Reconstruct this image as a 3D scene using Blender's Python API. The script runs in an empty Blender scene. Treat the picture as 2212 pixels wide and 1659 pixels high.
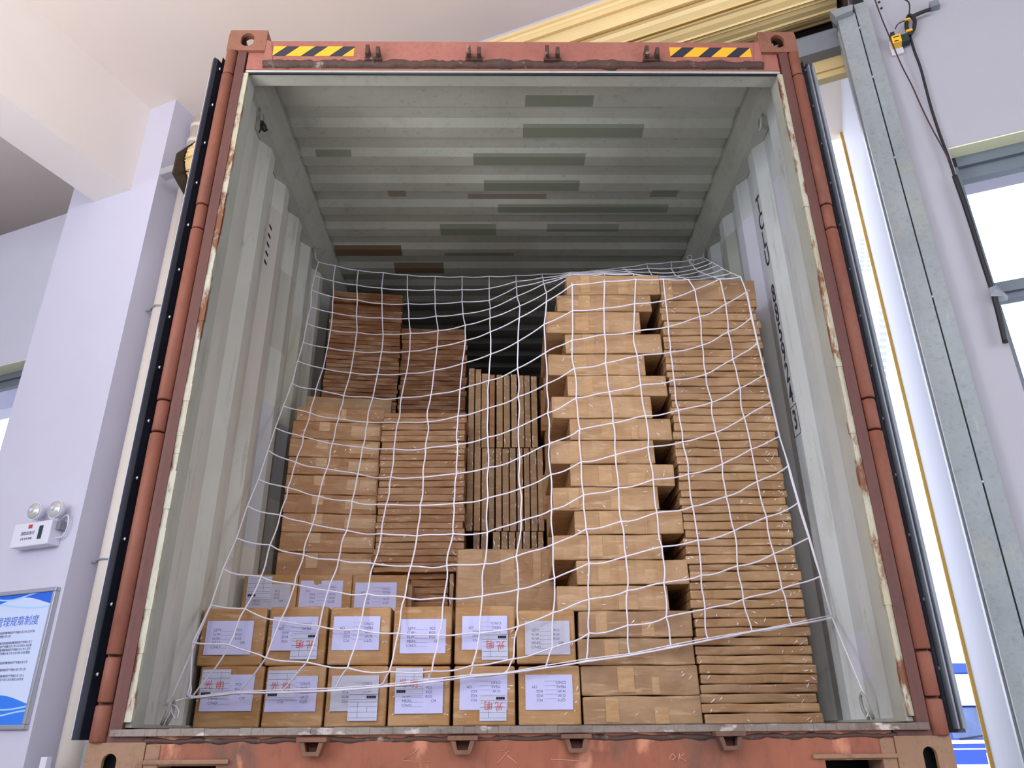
import bpy, bmesh, math, random
from mathutils import Vector, Matrix
random.seed(7)
SC = bpy.context.scene
COL = SC.collection
# ------------------------------------------------------------------ camera
F = 1660.0
CAM = Vector((-0.0549, -2.3977, 0.1324))
def _R(rx, ry, rz):
    return (Matrix.Rotation(rz, 3, 'Z') @ Matrix.Rotation(rx, 3, 'X') @ Matrix.Rotation(ry, 3, 'Y'))
RM = _R(0.42689, 0.00853, -0.01444)          # columns: right, forward, up
cd = bpy.data.cameras.new('camera'); cam = bpy.data.objects.new('camera', cd); COL.objects.link(cam)
cd.sensor_width = 36; cd.lens = F/2212*36; cd.clip_start = 0.05; cd.clip_end = 300
r, f, u3 = RM.col[0], RM.col[1], RM.col[2]
cam.matrix_world = Matrix(((r.x, u3.x, -f.x, CAM.x), (r.y, u3.y, -f.y, CAM.y), (r.z, u3.z, -f.z, CAM.z), (0, 0, 0, 1)))
SC.camera = cam
# ------------------------------------------------------------------ world and lights
w = bpy.data.worlds.new('world'); SC.world = w; w.use_nodes = True
wn = w.node_tree; wn.nodes.clear()
wo = wn.nodes.new('ShaderNodeOutputWorld'); wb = wn.nodes.new('ShaderNodeBackground')
wb.inputs[0].default_value = (0.80, 0.85, 1.0, 1); wb.inputs[1].default_value = 4.3
wn.links.new(wb.outputs[0], wo.inputs[0])
def area(name, loc, target, sx, sy, power, col):
    l = bpy.data.lights.new(name, 'AREA'); l.shape = 'RECTANGLE'; l.size = sx; l.size_y = sy; l.energy = power; l.color = col
    o = bpy.data.objects.new(name, l); COL.objects.link(o); o.location = loc
    o.rotation_euler = (Vector(target)-Vector(loc)).to_track_quat('-Z', 'Y').to_euler(); return o
area('warm_front_fill', (-0.9, -4.2, 3.4), (0, 0.6, 0.8), 0.8, 0.3, 34.0, (1.0, 0.88, 0.72))  # unseen warm area light, added for frontal fill and highlights
area('low_fill', (0.0, -1.5, -1.0), (0, 0.1, 1.6), 2.6, 0.9, 12.0, (0.96, 0.97, 1.0))  # unseen low light, added to brighten the front of the container roof
area('ceiling_fill', (-2.9, -2.8, -0.4), (-2.7, -1.9, 4.3), 2.4, 1.8, 112.0, (1.0, 0.95, 0.92)).data.spread = math.radians(100)  # unseen upward light, added to brighten ceiling and beam
area('side_fill_right', (3.3, -2.3, 1.3), (-1.1, 0.4, 1.3), 1.0, 2.2, 50.0, (0.90, 0.94, 1.0))  # unseen side light, added to brighten the left inner wall
area('side_fill_left', (-3.3, -2.5, 1.3), (1.1, 0.4, 1.3), 1.0, 2.2, 55.0, (0.90, 0.94, 1.0))  # unseen side light, added to brighten the right inner wall
vs = SC.view_settings; SC.display_settings.display_device = 'sRGB'
vs.view_transform = 'Standard'; vs.look = 'None'; vs.exposure = 0.0; vs.gamma = 1.0; vs.use_curve_mapping = False
# ------------------------------------------------------------------ helpers
def ray(x, y):
    return RM @ Vector(((x-1106)/F, 1.0, -(y-829.5)/F))
def atY(x, y, Y):
    d = ray(x, y); return CAM + d*((Y-CAM.y)/d.y)
def atX(x, y, X):
    d = ray(x, y); return CAM + d*((X-CAM.x)/d.x)
def atZ(x, y, Z):
    d = ray(x, y); return CAM + d*((Z-CAM.z)/d.z)
A23 = math.radians(23)
WU = Vector((math.cos(A23), -math.sin(A23), 0)); WN = Vector((math.sin(A23), math.cos(A23), 0)); WC = 0.7244
def W(s, e, z): return WU*s + WN*(WC+e) + Vector((0, 0, z))
def wpx(x, y, e=0.0):
    d = ray(x, y); t = (WC+e-WN.dot(CAM))/WN.dot(d); P = CAM+d*t
    return WU.dot(P), P.z

def lin(c):
    return tuple(((v/255)/12.92 if v/255 <= 0.04045 else ((v/255+0.055)/1.055)**2.4) for v in c[:3])+(1,)
class NT:
    def __init__(s, name):
        s.m = bpy.data.materials.new(name); s.m.use_nodes = True; s.t = s.m.node_tree; s.t.nodes.clear()
        s.o = s.n('ShaderNodeOutputMaterial'); s.b = s.n('ShaderNodeBsdfPrincipled'); s.l(s.b.outputs[0], s.o.inputs[0])
    def n(s, k, **kw):
        x = s.t.nodes.new(k)
        for a, v in kw.items(): setattr(x, a, v)
        return x
    def l(s, a, b): s.t.links.new(a, b)
    def val(s, x, sock):
        if hasattr(x, 'is_output') or isinstance(x, bpy.types.NodeSocket): s.l(x, sock)
        else: sock.default_value = x
    def math(s, op, a, b=0.0, c=None, clamp=False):
        x = s.n('ShaderNodeMath', operation=op); x.use_clamp = clamp
        s.val(a, x.inputs[0]); s.val(b, x.inputs[1])
        if c is not None: s.val(c, x.inputs[2])
        return x.outputs[0]
    def mix(s, f, a, b):
        x = s.n('ShaderNodeMix', data_type='RGBA'); s.val(f, x.inputs[0]); s.val(a, x.inputs[6]); s.val(b, x.inputs[7]); return x.outputs[2]
    def obj(s):
        if not hasattr(s, '_tc'): s._tc = s.n('ShaderNodeTexCoord')
        return s._tc.outputs['Object']
    def xyz(s):
        if not hasattr(s, '_x'):
            s._x = s.n('ShaderNodeSeparateXYZ'); s.l(s.obj(), s._x.inputs[0])
        return s._x.outputs
    def noise(s, sc, stretch=(1, 1, 1), det=4, vec=None, rough=0.55):
        mp = s.n('ShaderNodeMapping'); s.l(vec or s.obj(), mp.inputs[0]); mp.inputs['Scale'].default_value = stretch
        nn = s.n('ShaderNodeTexNoise'); s.l(mp.outputs[0], nn.inputs[0]); nn.inputs['Scale'].default_value = sc
        nn.inputs['Detail'].default_value = det; nn.inputs['Roughness'].default_value = rough; return nn.outputs[0]
    def ramp(s, f, lo, hi):
        x = s.n('ShaderNodeMapRange'); s.val(f, x.inputs[0]); x.inputs[1].default_value = lo; x.inputs[2].default_value = hi; return x.outputs[0]
    def bump(s, h, st=0.3, d=0.002):
        x = s.n('ShaderNodeBump'); x.inputs['Strength'].default_value = st; x.inputs['Distance'].default_value = d; s.l(h, x.inputs['Height']); return x.outputs[0]
    def rect(s, a0, a1, b0, b1, ax='XY'):
        X = s.xyz(); p = X['XYZ'.index(ax[0])]; q = X['XYZ'.index(ax[1])]
        m = s.math('COMPARE', p, (a0+a1)/2, abs(a1-a0)/2); k = s.math('COMPARE', q, (b0+b1)/2, abs(b1-b0)/2)
        return s.math('MULTIPLY', m, k)
    def set(s, col=None, rough=0.6, metal=0.0, **kw):
        if col is not None: s.val(col, s.b.inputs['Base Color'])
        s.val(rough, s.b.inputs['Roughness']); s.b.inputs['Metallic'].default_value = metal
        for k, v in kw.items(): s.val(v, s.b.inputs[k.replace('_', ' ')])
        return s.m
def plain(name, c, rough=0.6, metal=0.0, var=0.06, sc=6.0, **kw):
    t = NT(name); n = t.noise(sc)
    a = lin(c); d = tuple(v*(1-var*2.2) for v in a[:3])+(1,)
    return t.set(t.mix(t.ramp(n, 0.3, 0.7), d, a), rough, metal, **kw)
def painted(name, base, dark, spot, lo=0.56, hi=0.66, sc=5, stretch=(1, 1, 1), rough=0.6, spot2=None):
    t = NT(name); c = t.mix(t.ramp(t.noise(3.0, stretch), 0.35, 0.7), lin(base), lin(dark))
    c = t.mix(t.ramp(t.noise(sc, stretch, 8, rough=0.7), lo, hi), c, lin(spot))
    if spot2: c = t.mix(t.ramp(t.noise(sc*3.1, stretch, 6), 0.6, 0.68), c, lin(spot2))
    fine = t.noise(sc*9, stretch, 8, rough=0.75)
    c = t.mix(t.math('MULTIPLY', t.ramp(fine, 0.5, 0.72), 0.45), c, lin(tuple(v*0.62 for v in dark)))
    c = t.mix(t.math('MULTIPLY', t.ramp(t.noise(sc*5, (1, 1, 0.25), 6, rough=0.7), 0.6, 0.75), 0.3), c, lin(tuple(min(255, v*1.25+14) for v in base)))
    return t.set(c, rough, 0, Normal=t.bump(t.noise(40, det=6), 0.25, 0.002))

M = {}
def carton_mat(name, c1, c2, wrap):
    t = NT(name)
    oi = t.n('ShaderNodeObjectInfo')
    v = t.n('ShaderNodeVectorMath', operation='ADD'); t.l(t.obj(), v.inputs[0])
    cmb = t.n('ShaderNodeCombineXYZ'); r9 = t.math('MULTIPLY', oi.outputs['Random'], 37.0)
    for i in range(3): t.l(r9, cmb.inputs[i])
    t.l(cmb.outputs[0], v.inputs[1]); vec = v.outputs[0]
    c = t.mix(oi.outputs['Random'], lin(c1), lin(c2))
    fl = t.noise(90, (0.25, 1, 1.6), 3, vec)
    c = t.mix(t.math('MULTIPLY', t.ramp(fl, 0.35, 0.7), 0.22), c, lin((120, 84, 50)))
    blot = t.noise(5, (1, 1, 2.5), 3, vec)
    c = t.mix(t.math('MULTIPLY', t.ramp(blot, 0.45, 0.62), 0.35), c, lin((205, 168, 128)))
    stk = t.noise(16, (0.45, 1, 3.2), 5, vec, 0.6)
    c = t.mix(t.math('MULTIPLY', t.ramp(stk, 0.56, 0.66), 0.42), c, lin((214, 184, 146)))  # lighter streaks: wrap glare put into the base colour
    wr = t.noise(14, (0.5, 1, 2.2), 6, vec, 0.65)
    vo = t.n('ShaderNodeTexVoronoi', feature='DISTANCE_TO_EDGE'); t.l(vec, vo.inputs['Vector']); vo.inputs['Scale'].default_value = 11
    cre = t.ramp(vo.outputs['Distance'], 0.0, 0.12)
    h = t.math('ADD', t.math('MULTIPLY', wr, 1.0), t.math('MULTIPLY', cre, 0.35))
    nb = t.bump(h, 0.9, 0.014)
    m = t.set(c, 0.62, 0, Normal=t.bump(fl, 0.15, 0.001))
    t.b.inputs['Coat Weight'].default_value = wrap; t.b.inputs['Coat Roughness'].default_value = 0.10
    t.l(nb, t.b.inputs['Coat Normal'])
    return m
M['carton'] = carton_mat('wrapped_cardboard', (160, 119, 75), (176, 135, 89), 0.85)
M['carton_front'] = carton_mat('taped_cardboard', (168, 120, 66), (178, 132, 78), 0.4)
M['carton_dull'] = carton_mat('dull_cardboard', (150, 112, 78), (160, 126, 88), 0.45)
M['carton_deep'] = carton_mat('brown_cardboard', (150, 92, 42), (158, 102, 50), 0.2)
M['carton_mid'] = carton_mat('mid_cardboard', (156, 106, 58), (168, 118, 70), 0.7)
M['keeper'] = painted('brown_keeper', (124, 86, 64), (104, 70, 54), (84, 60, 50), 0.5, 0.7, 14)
M['carton_far_shade'] = carton_mat('far_shaded_cardboard', (128, 74, 34), (138, 84, 40), 0.15)  # darker brown carries the light falloff deep in the container
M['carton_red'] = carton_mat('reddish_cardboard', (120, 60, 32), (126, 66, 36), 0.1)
def tape_mat():
    t = NT('clear_tape'); n = t.noise(22, (0.6, 1, 2), 5)
    c = t.mix(t.ramp(n, 0.4, 0.65), lin((180, 138, 92)), lin((192, 156, 114)))
    return t.set(c, 0.38, 0, Normal=t.bump(n, 0.5, 0.004))
M['tape'] = tape_mat()
M['film_glint'] = plain('white_film_glint', (240, 232, 232), 0.18, var=0.05)  # near-white, stands in for glints on the clear wrap
M['paper'] = plain('white_paper', (206, 206, 246), 0.75, var=0.02, sc=20)
M['paper_grey'] = plain('grey_paper', (196, 196, 214), 0.6, var=0.05, sc=25)
M['form'] = plain('form_paper', (204, 206, 232), 0.7, var=0.03, sc=30)
M['ink'] = plain('grey_ink', (112, 108, 140), 0.8)
M['ink_dark'] = plain('black_ink', (52, 48, 66), 0.8)
M['ink_red'] = plain('red_marker', (222, 92, 88), 0.8)
M['rust_rail'] = painted('red_painted_rail', (164, 104, 90), (150, 90, 78), (120, 70, 56), 0.62, 0.8)
M['rust'] = painted('rusted_steel', (84, 54, 42), (64, 46, 42), (150, 136, 122), 0.58, 0.68, 14, spot2=(52, 40, 38))
M['rust_barrel'] = painted('rust_hinge', (140, 80, 58), (118, 66, 48), (92, 56, 48), 0.56, 0.75, 4, (1, 1, 0.4))
M['rust_post'] = painted('rust_red_post', (104, 62, 54), (90, 54, 48), (70, 48, 50), 0.56, 0.75, 4, (1, 1, 0.4))
M['casting'] = painted('brown_casting', (146, 96, 74), (128, 82, 62), (100, 66, 52), 0.55, 0.75, 12)
M['casting_low'] = painted('dusty_casting', (150, 118, 92), (136, 100, 74), (118, 78, 58), 0.55, 0.75, 9)
M['sill_red'] = painted('scuffed_red_sill', (156, 90, 64), (132, 76, 54), (104, 74, 60), 0.54, 0.66, 3, (1, 1, 0.5), spot2=(196, 130, 100))
M['sill_top'] = painted('worn_grey_sill', (142, 132, 124), (108, 90, 80), (84, 66, 58), 0.55, 0.68, 9, (0.5, 1, 1), spot2=(198, 186, 180))
M['seal_edge'] = painted('peeling_edge', (190, 190, 176), (178, 168, 138), (120, 70, 42), 0.5, 0.57, 12, (1, 1, 0.35))
def inner_paint(name, patches, ax, b1=(182, 184, 174), b2=(166, 168, 156), b3=(146, 144, 130)):
    t = NT(name)
    c = t.mix(t.ramp(t.noise(2.2), 0.35, 0.7), lin(b1), lin(b2))
    c = t.mix(t.math('MULTIPLY', t.ramp(t.noise(7, (1, 1, 0.3), 8, rough=0.7), 0.55, 0.75), 0.5), c, lin(b3))
    c = t.mix(t.math('MULTIPLY', t.ramp(t.noise(26, (1, 1, 0.08), 6, rough=0.7), 0.56, 0.7), 0.4), c, lin(tuple(v*0.82 for v in b3)))
    c = t.mix(t.math('MULTIPLY', t.ramp(t.noise(9, (1, 1, 0.5), 9, rough=0.75), 0.6, 0.68), 0.35), c, lin((128, 118, 104)))
    for (a0, a1, b0, b1, col) in patches:
        c = t.mix(t.rect(a0, a1, b0, b1, ax), c, lin(col))
    return t.set(c, 0.5, 0, Normal=t.bump(t.noise(25, det=5), 0.12, 0.002))
def rp(x0, x1, y0, y1, col=(132, 138, 122)):
    a = atZ(x0, y0, 2.85); b = atZ(x1, y1, 2.85); return (a.x, b.x, a.y, b.y, col)
roofp = [rp(1135, 1280, 205, 230), rp(1130, 1386, 270, 297), rp(1022, 1262, 333, 357), rp(1045, 1250, 391, 412), rp(835, 878, 411, 431, (140, 132, 118)),
         rp(1410, 1462, 410, 432), rp(1075, 1440, 443, 459), rp(950, 1072, 488, 508), rp(1182, 1335, 488, 500, (140, 144, 130)), rp(720, 870, 533, 552, (120, 100, 78)),
         rp(960, 1110, 545, 553), rp(850, 960, 572, 590, (120, 104, 84)), rp(1010, 1180, 425, 436, (140, 134, 122)), rp(680, 760, 328, 338, (130, 134, 118))]
M['roof'] = inner_paint('roof_paint', roofp, 'XY')
M['wall_l'] = inner_paint('left_panel_paint', [(0.62, 0.9, 1.5, 2.55, (206, 200, 190)), (0.95, 1.15, 1.9, 2.35, (196, 192, 180)), (1.2, 1.4, 1.7, 2.25, (206, 204, 186)),
                    (0.9, 1.1, 0.9, 1.6, (200, 204, 208)), (1.5, 1.62, 1.5, 2.1, (196, 196, 176)), (1.25, 1.4, 1.2, 1.6, (186, 190, 192)), (1.8, 2.0, 2.0, 2.4, (206, 200, 186))], 'YZ', (216, 216, 206), (204, 202, 190), (176, 172, 158))
M['wall_r'] = inner_paint('right_panel_paint', [(0.62, 0.98, 1.9, 2.5, (204, 204, 216)), (0.3, 0.45, 2.15, 2.45, (208, 208, 222)), (0.55, 0.8, 1.0, 1.25, (190, 196, 200)),
                    (1.0, 1.3, 2.0, 2.6, (170, 172, 162)), (0.3, 0.5, 0.3, 0.45, (202, 204, 214))], 'YZ', (204, 208, 208), (190, 194, 190), (166, 166, 156))
M['inner'] = inner_paint('inner_frame_paint', [], 'XY')
M['dark_end'] = plain('dark_end_wall', (90, 92, 98), 0.6)
M['ply'] = plain('container_floor_ply', (84, 66, 50), 0.7, var=0.2)
M['rubber'] = plain('black_rubber', (34, 38, 52), 0.45, var=0.2)
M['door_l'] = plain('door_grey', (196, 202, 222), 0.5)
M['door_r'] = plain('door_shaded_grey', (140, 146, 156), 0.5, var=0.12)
M['steel'] = painted('galvanised_steel', (150, 156, 158), (136, 142, 144), (160, 158, 138), 0.55, 0.75, 5, rough=0.35)
M['steel_grey'] = plain('grey_lintel_steel', (128, 134, 142), 0.45)
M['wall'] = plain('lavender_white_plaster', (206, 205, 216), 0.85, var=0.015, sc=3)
M['column'] = plain('white_plaster', (208, 206, 222), 0.85, var=0.015, sc=3)
M['column_side'] = plain('warm_plaster', (196, 184, 180), 0.85, var=0.02, sc=3)
M['ceiling'] = plain('ceiling_plaster', (222, 210, 204), 0.9, var=0.02, sc=2)
M['beam'] = plain('cream_beam_plaster', (240, 232, 226), 0.9, var=0.02, sc=2)
M['shutter'] = plain('cream_shutter', (226, 198, 140), 0.42, var=0.03)
M['groove'] = plain('shutter_joint', (150, 112, 60), 0.6)
M['pipe'] = plain('cream_pvc', (222, 212, 200), 0.4, var=0.02)
M['black'] = plain('black_plastic', (26, 26, 30), 0.5)
M['plate'] = plain('dark_bracket_steel', (44, 30, 28), 0.5)
M['frame'] = plain('grey_window_frame', (108, 118, 126), 0.4, var=0.04)
M['white_pl'] = plain('white_plastic', (226, 226, 238), 0.35, var=0.01)
M['string'] = plain('white_cord', (236, 232, 244), 0.7, var=0.01)
M['yellow'] = plain('yellow_plastic', (246, 186, 40), 0.4, var=0.02)
M['blue'] = plain('truck_blue', (14, 62, 170), 0.3, var=0.02)
M['truck_white'] = plain('truck_white', (240, 242, 250), 0.35, var=0.01)
M['facade'] = plain('pale_facade', (246, 246, 250), 0.8, var=0.01)
M['facade_win'] = plain('pale_facade_window', (132, 138, 152), 0.4, var=0.02)
M['concrete'] = plain('grey_concrete', (150, 150, 150), 0.8)
M['outside_panel'] = plain('white_outside_panel', (232, 230, 240), 0.7, var=0.01)
M['soffit'] = plain('cream_soffit', (246, 232, 218), 0.8, var=0.01)
M['trim'] = plain('orange_trim', (246, 196, 90), 0.6)
M['tyre'] = plain('tyre_rubber', (30, 30, 30), 0.8)
M['silver'] = plain('aluminium', (190, 192, 198), 0.3, 0.6, var=0.02)
M['green'] = plain('dark_green_panel', (30, 60, 50), 0.4)
M['red_logo'] = plain('red_print', (214, 60, 60), 0.5)
M['bulb'] = plain('reflector_silver', (214, 214, 208), 0.2, 0.3)
def glass(name, col):
    t = NT(name); t.b.inputs['Transmission Weight'].default_value = 1.0; t.b.inputs['IOR'].default_value = 1.02
    return t.set(col, 0.0)
M['glass'] = glass('window_glass', (0.97, 0.98, 1, 1))
def hazard():
    t = NT('hazard_stripes'); X = t.xyz()
    s = t.math('FRACT', t.math('DIVIDE', t.math('SUBTRACT', X[0], X[2]), 0.12))
    k = t.math('LESS_THAN', s, 0.46)
    return t.set(t.mix(k, lin((255, 178, 34)), lin((34, 38, 54))), 0.35)
M['hazard'] = hazard()
def poster():
    t = NT('notice_print'); X = t.xyz()
    h = 0.7
    wv = t.math('MULTIPLY', t.math('SINE', t.math('MULTIPLY', X[0], 9.0)), 0.03)
    zt = t.math('ADD', X[2], wv)
    top = t.math('GREATER_THAN', zt, h-0.10); bot = t.math('LESS_THAN', zt, 0.11)
    c = t.mix(t.ramp(X[2], 0.0, h), lin((214, 226, 252)), lin((206, 222, 252)))
    c = t.mix(top, c, lin((40, 104, 226))); c = t.mix(bot, c, lin((50, 128, 240)))
    for z0, k, am in ((h-0.11, 7, 0.02), (h-0.06, 11, 0.018), (0.09, 8, 0.02), (0.05, 10, 0.015)):
        d = t.math('ABSOLUTE', t.math('SUBTRACT', t.math('SUBTRACT', X[2], z0), t.math('MULTIPLY', t.math('SINE', t.math('MULTIPLY', X[0], k)), am)))
        c = t.mix(t.math('LESS_THAN', d, 0.004), c, lin((170, 214, 252)))
    return t.set(c, 0.4)
M['poster'] = poster()

class MB:
    """collects shapes, links them as one mesh"""
    def __init__(s): s.v = []; s.f = []; s.sm = []
    def add(s, vs, fs, sm=False):
        b = len(s.v); s.v += [Vector(v) for v in vs]
        for q in fs: s.f.append([i+b for i in q]); s.sm.append(sm)
        return s
    def hexa(s, p):   # p: 8 corners, bottom 4 ccw, top 4
        return s.add(p, [(3, 2, 1, 0), (4, 5, 6, 7), (0, 1, 5, 4), (1, 2, 6, 5), (2, 3, 7, 6), (3, 0, 4, 7)])
    def box(s, x0, x1, y0, y1, z0, z1):
        return s.hexa([(x0, y0, z0), (x1, y0, z0), (x1, y1, z0), (x0, y1, z0), (x0, y0, z1), (x1, y0, z1), (x1, y1, z1), (x0, y1, z1)])
    def wbox(s, s0, s1, e0, e1, z0, z1):
        return s.hexa([W(s0, e0, z0), W(s1, e0, z0), W(s1, e1, z0), W(s0, e1, z0), W(s0, e0, z1), W(s1, e0, z1), W(s1, e1, z1), W(s0, e1, z1)])
    def tube(s, pts, r, n=6, closed=False, caps=True):
        pts = [Vector(p) for p in pts]; N = len(pts); rings = []
        prev = None
        for i, p in enumerate(pts):
            if closed: t = pts[(i+1) % N]-pts[i-1]
            else: t = pts[min(i+1, N-1)]-pts[max(i-1, 0)]
            if t.length < 1e-9: t = Vector((0, 0, 1))
            t.normalize()
            if prev is None:
                a = Vector((0, 0, 1)) if abs(t.z) < 0.9 else Vector((1, 0, 0)); prev = t.cross(a).normalized()
            prev = (prev - t*prev.dot(t))
            if prev.length < 1e-6: prev = t.orthogonal()
            prev.normalize(); b = t.cross(prev)
            rr = r[i] if isinstance(r, (list, tuple)) else r
            rings.append([p+(prev*math.cos(2*math.pi*k/n)+b*math.sin(2*math.pi*k/n))*rr for k in range(n)])
        vs = [q for R_ in rings for q in R_]; fs = []
        for i in range(N if closed else N-1):
            j = (i+1) % N
            for k in range(n): fs.append((i*n+k, i*n+(k+1) % n, j*n+(k+1) % n, j*n+k))
        s.add(vs, fs, True)
        if caps and not closed:
            b = len(s.v)-len(vs)
            s.f.append([b+k for k in range(n)][::-1]); s.sm.append(False)
            s.f.append([b+(N-1)*n+k for k in range(n)]); s.sm.append(False)
        return s
    def cyl(s, a, b, r, n=16): return s.tube([a, b], r, n)
    def prism(s, poly, fn, a, b):
        """poly: 2D list, fn(p,q,h)->3D"""
        n = len(poly); vs = [fn(p, q, a) for p, q in poly]+[fn(p, q, b) for p, q in poly]
        fs = [(i, (i+1) % n, n+(i+1) % n, n+i) for i in range(n)]+[tuple(range(n))[::-1], tuple(range(n, 2*n))]
        return s.add(vs, fs)
    def ball(s, c, r, n=8, m=5, sq=(1, 1, 1)):
        vs = []; fs = []
        for i in range(m+1):
            th = math.pi*i/m
            for k in range(n):
                ph = 2*math.pi*k/n; vs.append((c[0]+r*sq[0]*math.sin(th)*math.cos(ph), c[1]+r*sq[1]*math.sin(th)*math.sin(ph), c[2]+r*sq[2]*math.cos(th)))
        for i in range(m):
            for k in range(n): fs.append((i*n+k, (i+1)*n+k, (i+1)*n+(k+1) % n, i*n+(k+1) % n))
        return s.add(vs, fs, True)
    def plate_hole(s, w, h, t, hw, hh, fn, n=24, cx=0, cz=0, skip=None):
        """rectangular plate w x h x t with stadium hole half sizes hw, hh; fn(x,z,depth)->3D"""
        inn = []; out = []
        for k in range(n):
            a = 2*math.pi*(k+0.5)/n; c, d = math.cos(a), math.sin(a)
            if hh > hw: x = hw*c; z = hw*d + (hh-hw)*(1 if d > 0 else -1)
            else: z = hh*d; x = hh*c + (hw-hh)*(1 if c > 0 else -1)
            inn.append((cx+x, cz+z))
            q = max(abs(c)/(w/2), abs(d)/(h/2)); out.append((c/q, d/q))
        # snap nearest outer points to corners
        for sx in (-1, 1):
            for sz in (-1, 1):
                if skip == (sx, sz): continue
                i = min(range(n), key=lambda i: (out[i][0]-sx*w/2)**2+(out[i][1]-sz*h/2)**2); out[i] = (sx*w/2, sz*h/2)
        for dd in (0, 1):
            pass
        vs = [fn(*p, 0) for p in out]+[fn(*p, 0) for p in inn]+[fn(*p, t) for p in out]+[fn(*p, t) for p in inn]
        fs = []
        for k in range(n):
            j = (k+1) % n
            fs += [(k, j, n+j, n+k), (2*n+j, 2*n+k, 3*n+k, 3*n+j), (n+k, n+j, 3*n+j, 3*n+k), (j, k, 2*n+k, 2*n+j)]
        return s.add(vs, fs)
    def build(s, name, mat, parent=None, bevel=0.0, loc=None, seg=2):
        me = bpy.data.meshes.new(name); off = Vector(loc) if loc is not None else Vector((0, 0, 0))
        me.from_pydata([v-off for v in s.v], [], s.f); me.update()
        for i, p in enumerate(me.polygons): p.use_smooth = s.sm[i]
        bm = bmesh.new(); bm.from_mesh(me); bmesh.ops.recalc_face_normals(bm, faces=bm.faces)
        if bevel > 0:
            bmesh.ops.bevel(bm, geom=[e for e in bm.edges if e.calc_length() > bevel*2.5], offset=bevel, segments=seg, affect='EDGES', profile=0.6, clamp_overlap=True)
        bm.to_mesh(me); bm.free()
        me.materials.append(mat)
        o = bpy.data.objects.new(name, me); COL.objects.link(o)
        if parent is not None:
            o.parent = parent
            if loc is None: o.location = -wloc(parent)
            else: o.location = off - wloc(parent)
        elif loc is not None: o.location = off
        return o
def wloc(o):
    v = Vector(o.location)
    while o.parent is not None: o = o.parent; v += Vector(o.location)
    return v
def tag(o, label=None, cat=None, group=None, kind=None):
    if label: o['label'] = label
    if cat: o['category'] = cat
    if group: o['group'] = group
    if kind: o['kind'] = kind
    return o
def empty(name, loc, label, cat, group=None):
    o = bpy.data.objects.new(name, None); COL.objects.link(o); o.location = loc; o.empty_display_size = 0.1
    return tag(o, label, cat, group)
def struct(mb, name, mat, parent=None):
    o = mb.build(name, mat, parent)
    if parent is None: o['kind'] = 'structure'
    return o
def text_mesh(body, size, depth=0.0003, off=0.0):
    c = bpy.data.curves.new('t', 'FONT'); c.body = body; c.size = size; c.align_x = 'CENTER'; c.align_y = 'CENTER'; c.extrude = depth; c.offset = off
    c.resolution_u = 3
    o = bpy.data.objects.new('t', c); COL.objects.link(o)
    dg = bpy.context.evaluated_depsgraph_get(); dg.update()
    me = bpy.data.meshes.new_from_object(o.evaluated_get(dg)); bpy.data.objects.remove(o); bpy.data.curves.remove(c)
    return me
def text(name, items, mat, parent, P, right, up, label=None, xs=1.0, off=0.0):
    """items: (body, size, x, y) laid out on the plane at P with axes right, up -> one mesh"""
    right = Vector(right).normalized(); up = Vector(up).normalized(); nrm = right.cross(up)
    mb = MB()
    for body, size, x, y in items:
        me = text_mesh(body, size, off=off)
        mb.add([Vector(P)+right*(v.co.x*xs+x)+up*(v.co.y+y)+nrm*v.co.z for v in me.vertices], [tuple(p.vertices) for p in me.polygons])
        bpy.data.meshes.remove(me)
    o = mb.build(name, mat, parent)
    if label: o['label'] = label
    return o
def lerp(a, b, t): return a+(b-a)*t

# ================================================================== THE CONTAINER
FL = 0.155      # floor level
LEN = 12.1
cont = empty('shipping_container', (0, 0, 0), 'rust-red steel shipping container with both rear doors folded open, half full of cartons', 'shipping container')
def P(mb, name, mat, bevel=0.0, label=None, par=None):
    o = mb.build(name, mat, par or cont, bevel)
    if label: o['label'] = label
    return o
# roof: trapezoid corrugation across X
def corr(y0, y1, pitch, depth, fl1, sl, z):
    pts = []; y = y0
    while y < y1:
        pts += [(y, z), (y+fl1, z), (y+fl1+sl, z+depth), (y+pitch-sl, z+depth)]; y += pitch
    pts.append((y, z)); return pts
def roofc():
    z = 2.848; pts = [(0.07, z), (0.385, z)]; y = 0.385
    while y < LEN-0.4:
        pts += [(y+0.012, z+0.022), (y+0.097, z+0.022), (y+0.139, z), (y+0.209, z)]; y += 0.209
    return pts
m = MB(); pr = roofc()
n = len(pr)
vs = [(-1.08, y, z) for y, z in pr]+[(1.08, y, z) for y, z in pr]+[(-1.17, y, 2.875) for y, z in pr]+[(1.17, y, 2.875) for y, z in pr]
fs = []
for i in range(n-1):
    fs += [(i, i+1, n+i+1, n+i), (i, 2*n+i, 2*n+i+1, i+1), (n+i, n+i+1, 3*n+i+1, 3*n+i)]
m.add(vs, fs); m.box(-1.2, 1.2, 0.2, LEN, 2.878, 2.884)
P(m, 'roof_panel', M['roof'], label='grey corrugated roof seen from inside, with darker paint patches')
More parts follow.
